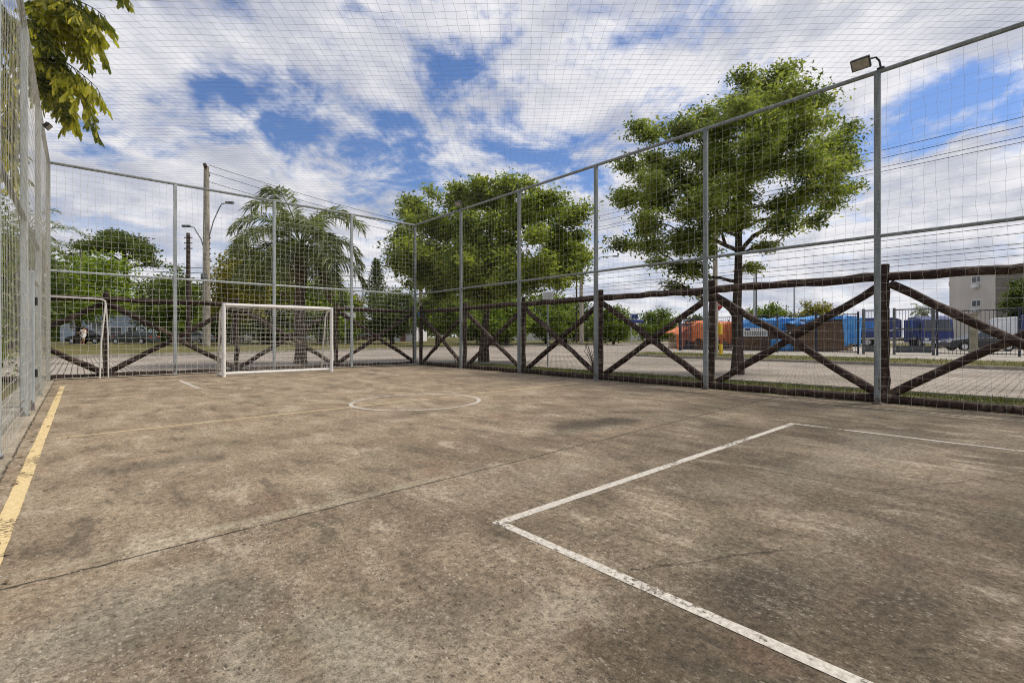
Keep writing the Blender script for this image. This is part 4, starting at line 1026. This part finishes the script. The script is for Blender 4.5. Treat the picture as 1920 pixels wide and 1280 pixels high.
# ------------------------------------------------------------------ signs
def text(body, size, loc, rz, mat, parent, name='lettering', sx=1.0, ext=.004):
    cu = bpy.data.curves.new(name, 'FONT'); cu.body = body; cu.size = size; cu.align_x = 'CENTER'; cu.align_y = 'CENTER'; cu.extrude = ext
    cu.materials.append(mat); o = link(bpy.data.objects.new(name, cu), parent)
    bpy.context.view_layer.update()
    me = bpy.data.meshes.new_from_object(o); bpy.data.objects.remove(o); me.materials.clear(); me.materials.append(mat)
    o = link(bpy.data.objects.new(name, me), parent)
    o.location = loc; o.rotation_euler = (R(90), 0, rz); o.scale = (sx, 1, 1); return o
def stop_sign():
    b = W(1345, 28.5, .08); t = thing('stop_sign', 'small red stop sign on a pole with yellow guards, left of the airy tree trunk', 'stop sign', b, -YAW-R(52))
    MB().tube([(0, .05, 0), (0, .05, 3.2)], .035, 10).build('pole', M['galv_pale'], t, smooth=True)
    def octa(rad, y0, y1):
        vs = [(rad*math.cos(R(22.5+45*k)), y, 2.86+rad*math.sin(R(22.5+45*k))) for y in (y0, y1) for k in range(8)]
        return MB().add(vs, [tuple(range(8)), tuple(range(8, 16))[::-1]]+[(k, 8+k, 8+(k+1) % 8, (k+1) % 8) for k in range(8)])
    octa(.34, -.003, .012).build('border', M['sign_white'], t); octa(.305, -.008, -.0035).build('face', M['sign_red'], t)
    text('PARE', .19, (0, -.012, 2.86), 0, M['sign_white'], t, sx=1.0)
    MB().box((0, .05, 1.47), (.46, .26, .62)).build('yellow_guard', M['yellow'], t, bevel=.02)
    g = MB(); g.box((-.2, .05, .3), (.1, .26, .6)).box((.2, .05, .3), (.1, .26, .6)).box((0, .05, .56), (.3, .255, .08)); g.build('yellow_guard', M['yellow'], t)
stop_sign()
def notice():
    b = W(1027, 18.2, -.05); t = thing('notice_board', 'white square notice board on a thin post beyond the log fence', 'sign', b, -YAW+R(5))
    MB().tube([(0, 0, 0), (0, 0, 2.55)], .028, 8).build('post', M['galv'], t, smooth=True)
    MB().box((0, -.04, 2.66), (.40, .02, .34)).build('panel', M['sign_white'], t, bevel=.004)
    m = MB()
    for k, (w, x) in enumerate(((.2, .02), (.3, 0), (.26, -.02), (.3, 0))): m.box((x, -.052, 2.77-.07*k), (w, .003, .014))
    m.build('lettering', M['galv'], t)
notice()
def street_sign():
    b = W(648, 50, .25); t = thing('street_sign', 'white street name sign on a slim pole right of the goal', 'sign', b, -YAW)
    MB().tube([(0, 0, 0), (0, 0, 3.6)], .05, 8).build('pole', M['galv_pale'], t, smooth=True)
    MB().box((.0, -.07, 3.95), (1.7, .04, .16)).build('name_plate', M['sign_white'], t)
    MB().box((.55, -.07, 3.05), (.95, .04, .5)).build('name_plate', M['sign_white'], t)
    MB().tube([(0, 0, 3.5), (0, 0, 4.05)], .04, 8).build('bracket', M['galv'], t)
street_sign()

# ------------------------------------------------------------------ buildings
def windows(parent, lst, wall_y, fr='sign_white', depth=.08):
    for (x, z, w, h) in lst:
        f = MB(); t = .1
        f.box((x, wall_y-.03, z+h/2), (w+2*t, .1, t)).box((x, wall_y-.03, z-h/2), (w+2*t, .1, t)).box((x-w/2-t/4, wall_y-.03, z), (t, .099, h-t)).box((x+w/2+t/4, wall_y-.03, z), (t, .099, h-t)).box((x, wall_y-.03, z), (.06, .08, h-t))
        o = f.build('window', M[fr], parent)
        MB().box((x, wall_y-.012, z), (w-.02, .03, h-.02)).build('pane', M['glass'], o)
def apartment():
    L, C0, R0 = W(1780, 84), W(1866, 76), W(2010, 92); d = C0-L; w = d.length
    t = thing('apartment_building', 'plain grey apartment block with few small windows behind the blue trucks', 'building', L, math.atan2(d.y, d.x))
    q = (R0-C0); ang = math.atan2(d.y, d.x); rx = q.x*math.cos(ang)+q.y*math.sin(ang); ry = -q.x*math.sin(ang)+q.y*math.cos(ang)
    def slab(pts, z0, z1):
        n = len(pts); vs = [(x, y, z) for z in (z0, z1) for x, y in pts]
        return MB().add(vs, [tuple(range(n))[::-1], tuple(range(n, 2*n))]+[(i, (i+1) % n, n+(i+1) % n, n+i) for i in range(n)])
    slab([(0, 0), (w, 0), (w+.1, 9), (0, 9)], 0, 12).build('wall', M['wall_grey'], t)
    slab([(w+.02, .05), (w+rx, ry), (w+rx, ry+9), (w+.12, 9)], 0, 11.8).build('wall', M['wall_shaded'], t)
    slab([(-.2, -.2), (w+.2, -.2), (w+.3, 9.2), (-.2, 9.2)], 12.003, 12.25).build('roof', M['kerb'], t)
    x = w*.62
    windows(t, [(x, 10.4, 1.5, 1.0), (x, 6.5, 1.5, 1.0), (x, 2.6, 1.5, 1.0)], 0)
    for z in (9.3, 5.4): MB().box((x, -.3, z), (1.0, .5, .6)).build('air_conditioner', M['truck_white'], t, bevel=.03)
    MB().box((-.15, .4, 10.2), (.3, .5, .7)).build('lamp_box', M['gate_grey'], t)
apartment()
def house(name, label, px, t, w, d, h, wall, roofh, wins, rz=0.0, z=.3, doors=()):
    b = W(px, t, z); o = thing(name, label, 'house', b, -YAW+rz)
    MB().box((0, d/2, h/2), (w, d, h)).build('wall', M[wall], o)
    rf = MB().add([(-w/2-.4, -.4, h), (w/2+.4, -.4, h), (w/2+.4, d+.4, h), (-w/2-.4, d+.4, h), (-w/2-.4, d/2, h+roofh), (w/2+.4, d/2, h+roofh)], [(0, 1, 5, 4), (2, 3, 4, 5), (0, 4, 3), (1, 2, 5), (0, 3, 2, 1)])
    rf.build('roof', M['roof'], o)
    windows(o, wins, 0)
    for x in doors: MB().box((x, -.03, 1.05), (.95, .08, 2.1)).build('door', M['wall_brown'], o)
house('house', 'pale blue house behind the parked sedan at left', 190, 76, 11.0, 8, 4.6, 'wall_blue', 1.6, [(-3.6, 2.6, 1.3, 1.3), (-.6, 2.6, 1.3, 1.3), (2.0, 1.6, 1.6, 1.5), (4.2, 1.6, 1.2, 1.4)], R(12), doors=(-2.2,))
house('house', 'small white painted house seen left of the court corner', 756, 84, 4.6, 6, 3.0, 'wall_white', 1.2, [(-1.3, 1.7, .9, 1.0), (1.3, 1.7, .9, 1.0)], R(-8), doors=(0,))
house('house', 'white fronted house partly seen beside the concrete pole', 440, 96, 8, 7, 4.6, 'wall_white', 1.6, [(-2.5, 2.6, 1.2, 1.2), (0, 2.6, 1.2, 1.2), (2.5, 2.6, 1.2, 1.2)], R(6))
house('house', 'low brick red house behind the goal', 540, 98, 12, 7, 3.4, 'wall_brown', 1.6, [(-4, 1.8, 1.4, 1.1), (0, 1.8, 1.4, 1.1), (4, 1.8, 1.4, 1.1)], R(-4))
# long pale wall behind the park trees
def park_wall():
    a, b = W(960, 105, .3), W(1275, 112, .3); d = b-a
    t = thing('boundary_wall', 'long pale boundary wall far behind the park tree trunks', 'wall', (a+b)/2, math.atan2(d.y, d.x))
    MB().box((0, 0, .75), (d.length, .2, 1.5)).build('panel', M['wall_white'], t)
    m = MB()
    for k in range(14): m.box((-d.length/2+d.length*k/13, 0, .85), (.3, .3, 1.7))
    m.build('piers', M['kerb'], t)
park_wall()
def awning():
    b = W(1192, 62, .3); t = thing('canopy_sign', 'dark blue canopy and flag sign between the park trees', 'sign', b, -YAW)
    MB().tube([(-.6, 0, 0), (-.6, 0, 3.8)], .06, 8).build('pole', M['galv_pale'], t)
    MB().box((0, .3, 2.75), (1.9, 1.2, .42)).build('canopy', M['navy'], t, bevel=.05)
    MB().box((-.15, 0, 3.4), (.85, .03, .6), 0).build('flag', M['navy'], t)
awning()

# ------------------------------------------------------------------ yard across the road
def rot2(v, a): return Vector((v[0]*math.cos(a)-v[1]*math.sin(a), v[0]*math.sin(a)+v[1]*math.cos(a)))
FA, FB, FC = Vector((33.6, 19.0)), Vector((35.2, 8.0)), Vector((38.2, -8.0))
def bar_fence(label, a, b, h, gap, mat='yard_iron', posts=3, z=.08, name='bar_fence'):
    d = b-a; L = d.length; t = thing(name, label, 'fence', (*a, z), math.atan2(d.y, d.x)); m = MB()
    n = int(L/gap)
    for k in range(n+1): m.box((L*k/n, 0, h/2), (.02, .02, h-.1))
    m.build('bars', M[mat], t)
    for zz in (.12, h-.05): MB().box((L/2, .015, zz), (L, .04, .05)).build('rail', M[mat], t)
    for k in range(posts): MB().box((L*k/(posts-1), 0, h/2+.05), (.10, .10, h+.1)).build('post', M[mat], t)
    return t
bar_fence('navy bar fence in front of the orange and blue tarpaulins', FA, FB-(FB-FA).normalized()*.2, 2.45, .13, posts=6)
bar_fence('navy bar fence on the side of the yard, facing the park', FA+Vector((.2, .08)), FA+Vector((14, 1.5)), 2.45, .16, posts=5)
def gate(label, a, b, h=2.7, z=.08):
    d = b-a; L = d.length; t = thing('yard_gate', label, 'gate', (*a, z), math.atan2(d.y, d.x))
    for x in (0.06, L-.06): MB().box((x, 0, h/2), (.14, .14, h)).build('gate_post', M['gate_grey'], t)
    for zz in (.2, h*.55, h-.1): MB().box((L/2, .02, zz), (L-.26, .06, .07)).build('rail', M['gate_grey'], t)
    m = MB(); n = int((L-.3)/.14)
    for k in range(n+1): m.box((.15+(L-.3)*k/n, -.03, h/2), (.022, .022, h-.3))
    m.build('bars', M['gate_grey'], t)
    MB().box((L/2, .06, .32), (L-.3, .02, .4)).build('kick_plate', M['gate_grey'], t)
d2 = (FC-FB).normalized()
gate('grey barred yard gate just left of the thick fence post', FB, FB+d2*1.3)
gate('grey barred yard gate between the thick post and the truck', FB+d2*1.45, FB+d2*3.3)
bar_fence('navy bar fence in front of the blue trucks at the right edge', FB+d2*3.4, FC, 2.5, .16, posts=5)
bx_ = thing('gate_pillar', 'weathered pale pillar standing at the yard gate', 'pillar', (*(FB+d2*4.9+Vector((-.25, 0))), .08), math.atan2(d2.y, d2.x))
MB().box((0, 0, 1.1), (.32, .32, 2.2)).build('shaft', M['green_mould'], bx_, bevel=.03); MB().box((0, 0, 2.25), (.42, .42, .1)).build('cap', M['kerb'], bx_)
def tarp(label, px, t, w, d, h, mat, seed, slope=.25, drape=.55, rz=0.0, z=.08, pile='timber', skirt=()):
    b = W(px, t, z); o = thing('covered_stack', label, 'covered stack', b, -YAW+rz); g = np.random.default_rng(seed)
    s = MB(); nlay = int(h*.92/.16)
    for k in range(nlay):
        ww = w*(.93-.015*g.uniform(0, 1)); s.box((g.normal(0, .02), d/2+g.normal(0, .02), .06+.16*k+.055), (ww*(1 if k/nlay < 1-slope*1.2 else 1-slope), d*.93, .12))
    s.box((0, d/2, h*.44), (w*.86*(1-slope*.8), d*.86, h*.82))
    s.build('timber_pile', M[pile], o)
    nx, ny = 30, 22; V = []; 
    for j in range(ny+1):
        for i in range(nx+1):
            u, v = i/nx, j/ny; x = (u-.5)*w*1.06; y = v*d
            zt = h-(slope*h*max(0, .35-u)/.35)+.05*math.sin(u*9+seed)+.03*math.sin(v*11+u*5)
            if v < .38:   # front drape
                f = v/.38; hem = drape*h*(1+.22*math.sin(u*13+seed)+.12*math.sin(u*31)); y = -.06-.10*math.sin(u*17+f*3)*(1-f)-.05*(1-f); zt = zt-hem*(1-f)
            else: y = (v-.38)/.62*d
            V.append((x+.02*math.sin(v*17), y+g.normal(0, .04)+.09*math.sin(u*37+v*9)*(.4+.6*math.sin(u*7+seed)), zt+g.normal(0, .022)+(.10*math.sin(u*15+v*11+seed)*math.sin(v*9+u*6)-.10*abs(math.sin(u*5.5+seed)))))
    F = [(j*(nx+1)+i, j*(nx+1)+i+1, (j+1)*(nx+1)+i+1, (j+1)*(nx+1)+i) for j in range(ny) for i in range(nx)]
    tb = MB().add(V, F).build('tarpaulin', M[mat], o, smooth=True)
    sm = tb.modifiers.new('solid', 'SOLIDIFY'); sm.thickness = .012
    for (u, l) in skirt:
        pts = [((u-.5)*w, -.16, h-drape*h), ((u-.5)*w+.05, -.17, h-drape*h-l*.5), ((u-.5)*w-.02, -.16, h-drape*h-l)]
        q = MB(); q.add([(pts[0][0]-.2, -.16, pts[0][2]+.15), (pts[0][0]+.25, -.17, pts[0][2]+.15), (pts[1][0]+.16, -.2, pts[1][2]), (pts[2][0]+.08, -.17, pts[2][2]), (pts[2][0]-.08, -.17, pts[2][2]), (pts[1][0]-.1, -.21, pts[1][2])], [(0, 1, 2, 5), (5, 2, 3, 4)])
        fl = q.build('loose_flap', M[mat], o); sm = fl.modifiers.new('solid', 'SOLIDIFY'); sm.thickness = .012
    return o
tarp('timber pile under a bright orange tarpaulin inside the yard fence', 1325, 38.5, 4.6, 2.6, 2.3, 'orange_tarp', 3, .42, .55, R(3), skirt=((.05, 1.0), (.72, .8)))
o_b = tarp('timber pile under a blue tarpaulin with a white banner', 1443, 36.5, 3.7, 2.4, 2.45, 'blue_tarp', 5, .12, .42, R(-4), skirt=((.12, .3),))
ban = thing('banner', 'white banner with dark printing hung on the blue tarpaulin', 'banner', W(1416, 36.0, 1.45), -YAW-R(4))
MB().box((0, 0, 0), (1.75, .025, .62)).build('sheet', M['sign_white'], ban)
m = MB()
for k in range(9): m.box((-.72+.18*k, -.018, -.02), (.12, .008, .10)); m.box((-.7+.175*k, -.018, -.17), (.12, .008, .09))
m.build('lettering', M['gate_grey'], ban); MB().box((-.55, -.018, .20), (.35, .008, .14)).build('emblem', M['navy'], ban)
tarp('tall timber pile with a blue tarpaulin slung over its right end', 1549, 34.2, 3.9, 2.2, 2.5, 'blue_tarp', 8, .16, .10, R(-6))
sl = thing('loose_tarpaulin', 'blue tarpaulin hanging down the right end of the timber stack', 'tarpaulin', W(1598, 32.6, .3), -YAW-R(8))
V = []; nx, ny = 12, 14
for j in range(ny+1):
    for i in range(nx+1):
        u, v = i/nx, j/ny; V.append(((u-.5)*1.25*(1-.22*(1-v)), -.10*math.sin(u*9+v*2)*(1.2-v), .35*math.sin(u*2.2+.4)*(1-v)+v*2.1+.0))
q = MB().add(V, [(j*(nx+1)+i, j*(nx+1)+i+1, (j+1)*(nx+1)+i+1, (j+1)*(nx+1)+i) for j in range(ny) for i in range(nx)]).build('sheet', M['blue_tarp'], sl, smooth=True)
q.modifiers.new('solid', 'SOLIDIFY').thickness = .015
cr = thing('blue_crate', 'low blue tarpaulin bundle on the ground below the log brace', 'bundle', W(1472, 35.2, .08), -YAW)
MB().box((0, .4, .42), (1.3, .9, .84)).build('bundle', M['blue_tarp'], cr, bevel=.12)

# ------------------------------------------------------------------ vehicles
def wheel(parent, x, y, r=.32, w=.2):
    tyre = MB().tube([(x, y-w/2, r), (x, y+w/2, r)], r, 18).build('wheel', M['tyre'], parent)
    MB().tube([(x, y-w/2-.012, r), (x, y+w/2+.012, r)], r*.6, 12).build('rim', M['chrome'], tyre)
def paint(name, c):
    if name not in M: M[name] = mottled(name, tuple(k*.85 for k in c), c, 1.5, .3, .1, .0, spec=.6)
    return M[name]
def car(label, px, t, rz, c, cname, z=None, L=4.3, hatch=False, group='cars parked beyond the park lawn'):
    b = W(px, t); b.z = park_z(b.x, b.y) if z is None else z
    o = thing('parked_car', label, 'car', b, -YAW+rz, group); pm = paint(cname, c); h = L/2; w = .86
    body = [(-h, .30), (-h+.1, .22), (h-.1, .22), (h, .34), (h, .62), (h-.12, .76), (h-1.1, .92), (-h+.75, .96), (-h+.05, .90)]
    MB().loft(body, [.78, .8, .8, .78, .80, .82, w, w, .82]).build('body', pm, o, bevel=.05)
    cab = [(h-1.25, .90), (h-1.95, 1.38), (-h+1.25, 1.42), (-h+.35 if not hatch else -h+.15, .94)]
    MB().loft(cab, [.80, .62, .62, .78]).build('windows', M['glass'], o, bevel=.03)
    rf = [(h-1.93, 1.375), (h-2.15, 1.43), (-h+1.45, 1.46), (-h+1.2, 1.41)]
    MB().loft(rf, [.63, .60, .60, .63]).build('roof', pm, o, bevel=.02)
    for x in (h-.85, -h+.85):
        for y in (-.76, .76): wheel(o, x, y)
    for y in (-.6, .6):
        MB().box((h-.06, y, .68), (.16, .34, .14)).build('headlight', M['clear_lamp'], o, bevel=.03)
        MB().box((-h+.04, y, .80), (.14, .3, .16)).build('tail_light', M['red_lamp'], o, bevel=.03)
    for y in (-w+.01, w-.01): MB().box((h-1.55, y*1.08, .98), (.16, .14, .11)).build('mirror', pm, o, bevel=.03)
car('dark sedan with a pale silver roof line parked left of the concrete pole', 252, 54, R(180), (.06, .07, .075), 'paint_graphite', L=4.5)
car('black car partly hidden behind the walking person', 168, 56, R(180), (.012, .012, .015), 'paint_black')
car('silver car partly hidden behind the concrete utility pole', 366, 58, R(170), (.35, .37, .38), 'paint_silver')
car('white and black car parked behind the left side of the goal', 478, 66, R(175), (.55, .55, .55), 'paint_offwhite', hatch=True)
car('white car parked behind the right side of the goal', 594, 92, R(178), (.66, .66, .66), 'paint_white', hatch=True)
car('white car facing the court beside the street sign pole', 646, 88, R(-80), (.66, .66, .66), 'paint_white')
car('dark maroon car parked right of the street sign', 680, 90, R(180), (.06, .015, .018), 'paint_maroon')
car('dark car parked inside the yard in front of the right truck', 1835, 36, R(165), (.03, .032, .036), 'paint_dark', z=.08, group=None)
def truck(label, px, t, rz, z=.08, logo=False, white_nose=False):
    b = W(px, t, z); rz = math.atan2(-b.y, -b.x)+R(10) if rz == 'face' else -YAW+rz
    o = thing('truck', label, 'truck', b, rz, 'blue trucks parked in the yard')
    MB().box((0, 0, .78), (7.0, 1.0, .22)).build('chassis', M['black_iron'], o)
    MB().loft([(-3.5, .95), (1.5, .95), (1.5, 2.75), (1.0, 2.95), (-2.9, 2.95), (-3.5, 2.3)], [1.15]*6).build('cargo_body', M['navy'], o, bevel=.06)
    MB().box((-1.3, -1.16, 2.1), (1.9, .03, 1.0)).build('side_panel', M['truck_blue'], o)
    MB().loft([(1.7, .5), (3.5, .5), (3.55, 1.45), (3.15, 2.6), (1.7, 2.7)], [1.08, 1.08, 1.06, 1.0, 1.0]).build('cab', M['truck_white'] if white_nose else M['navy'], o, bevel=.08)
    MB().loft([(3.36, 2.02), (3.60, 1.5), (3.56, 1.48), (3.2, 2.5)], [.9, .95, .95, .85]).build('windscreen', M['glass'], o)
    MB().box((2.6, -1.09, 1.85), (1.0, .03, .7)).build('side_window', M['glass'], o)
    for x in (-2.3, -1.2, 2.6):
        for y in (-.95, .95): wheel(o, x, y, .48, .3)
    for y in (-.8, .8): MB().box((3.56, y, .8), (.06, .32, .2)).build('headlight', M['clear_lamp'], o)
    MB().box((3.58, 0, .55), (.12, 2.1, .2)).build('bumper', M['truck_white'], o, bevel=.03)
    MB().box((-1, -1.18, .85), (4.6, .05, .16)).build('side_guard', M['chrome'], o)
    if logo:
        mm = MB(); pts = [(x, -1.19, 1.75+.12*math.sin(x*7)) for x in np.linspace(.1, 1.3, 16)]; mm.tube(pts, .07, 6); mm.build('white_emblem', M['truck_white'], o)
truck('blue truck with a white emblem behind the thick fence post', 1655, 50, R(-40), logo=True)
truck('blue truck facing the court, seen through the yard gate', 1742, 46, 'face')
truck('blue and white truck at the right edge of the yard', 1960, 40, R(140), white_nose=True)

# ------------------------------------------------------------------ person
def person():
    b = W(156, 48); b.z = park_z(b.x, b.y)
    t = thing('person', 'person in white shirt and shorts walking on the lawn at left', 'person', b, -YAW)
    J = {'pelvis': (0, 0, .95, .13), 'belly': (.01, 0, 1.10, .13), 'chest': (.03, 0, 1.32, .145), 'neck': (.05, 0, 1.50, .055), 'head0': (.07, 0, 1.60, .085), 'head1': (.08, 0, 1.70, .095), 'head2': (.075, 0, 1.77, .06),
         'shl': (.03, -.19, 1.42, .06), 'ell': (-.16, -.27, 1.20, .045), 'wrl': (-.36, -.24, 1.10, .032), 'hal': (-.44, -.23, 1.08, .035),
         'shr': (.03, .19, 1.42, .06), 'elr': (.16, .26, 1.20, .045), 'wrr': (.05, .25, 1.0, .032), 'har': (.02, .25, .93, .035),
         'hil': (.0, -.09, .90, .095), 'knl': (.20, -.10, .52, .06), 'anl': (.10, -.10, .10, .04), 'tol': (.27, -.11, .04, .035),
         'hir': (.0, .09, .90, .095), 'knr': (-.10, .10, .50, .06), 'anr': (-.34, .10, .13, .04), 'tor': (-.20, .11, .04, .035)}
    E = [('pelvis', 'belly'), ('belly', 'chest'), ('chest', 'neck'), ('neck', 'head0'), ('head0', 'head1'), ('head1', 'head2'), ('chest', 'shl'), ('shl', 'ell'), ('ell', 'wrl'), ('wrl', 'hal'),
         ('chest', 'shr'), ('shr', 'elr'), ('elr', 'wrr'), ('wrr', 'har'), ('pelvis', 'hil'), ('hil', 'knl'), ('knl', 'anl'), ('anl', 'tol'), ('pelvis', 'hir'), ('hir', 'knr'), ('knr', 'anr'), ('anr', 'tor')]
    def skin(name, keys, mat, grow=0.0, root=None, lo=None):
        ks = list(keys); idx = {k: i for i, k in enumerate(ks)}
        me = bpy.data.meshes.new(name); me.from_pydata([J[k][:3] for k in ks], [(idx[a], idx[b_]) for a, b_ in E if a in idx and b_ in idx], []); me.materials.append(mat)
        o = link(bpy.data.objects.new(name, me), t); md = o.modifiers.new('skin', 'SKIN')
        if not me.skin_vertices: me.skin_vertices.new()
        for k, i in idx.items():
            r = J[k][3]+grow; me.skin_vertices[0].data[i].radius = (r, r)
        me.skin_vertices[0].data[idx[root or ks[0]]].use_root = True
        s = o.modifiers.new('sub', 'SUBSURF'); s.levels = 1; s.render_levels = 2
        return o
    skin('body', J.keys(), M['skin'], 0, 'pelvis')
    J['shl2'] = (*[(a+b_)/2 for a, b_ in zip(J['shl'][:3], J['ell'][:3])], .05); J['shr2'] = (*[(a+b_)/2 for a, b_ in zip(J['shr'][:3], J['elr'][:3])], .05)
    J['kl2'] = (*[a*.3+b_*.7 for a, b_ in zip(J['hil'][:3], J['knl'][:3])], .075); J['kr2'] = (*[a*.3+b_*.7 for a, b_ in zip(J['hir'][:3], J['knr'][:3])], .075)
    E.extend([('shl', 'shl2'), ('shr', 'shr2'), ('hil', 'kl2'), ('hir', 'kr2')])
    skin('shirt', ['belly', 'chest', 'shl', 'shl2', 'shr', 'shr2', 'pelvis'], M['cloth_white'], .02, 'belly')
    skin('shorts', ['pelvis', 'hil', 'kl2', 'hir', 'kr2'], M['cloth_white'], .025, 'pelvis')
    hm = MB(); 
    vs = []; fs = []
    for i in range(7):
        th = math.pi*.55*i/6
        for k in range(12): a = 2*math.pi*k/12; vs.append((.065+.115*math.sin(th)*math.cos(a), .105*math.sin(th)*math.sin(a), 1.70+.135*math.cos(th)))
    for i in range(6):
        for k in range(12): fs.append((i*12+k, i*12+(k+1) % 12, (i+1)*12+(k+1) % 12, (i+1)*12+k))
    hm.add(vs, fs).build('hair', M['hair'], t, smooth=True)
person()
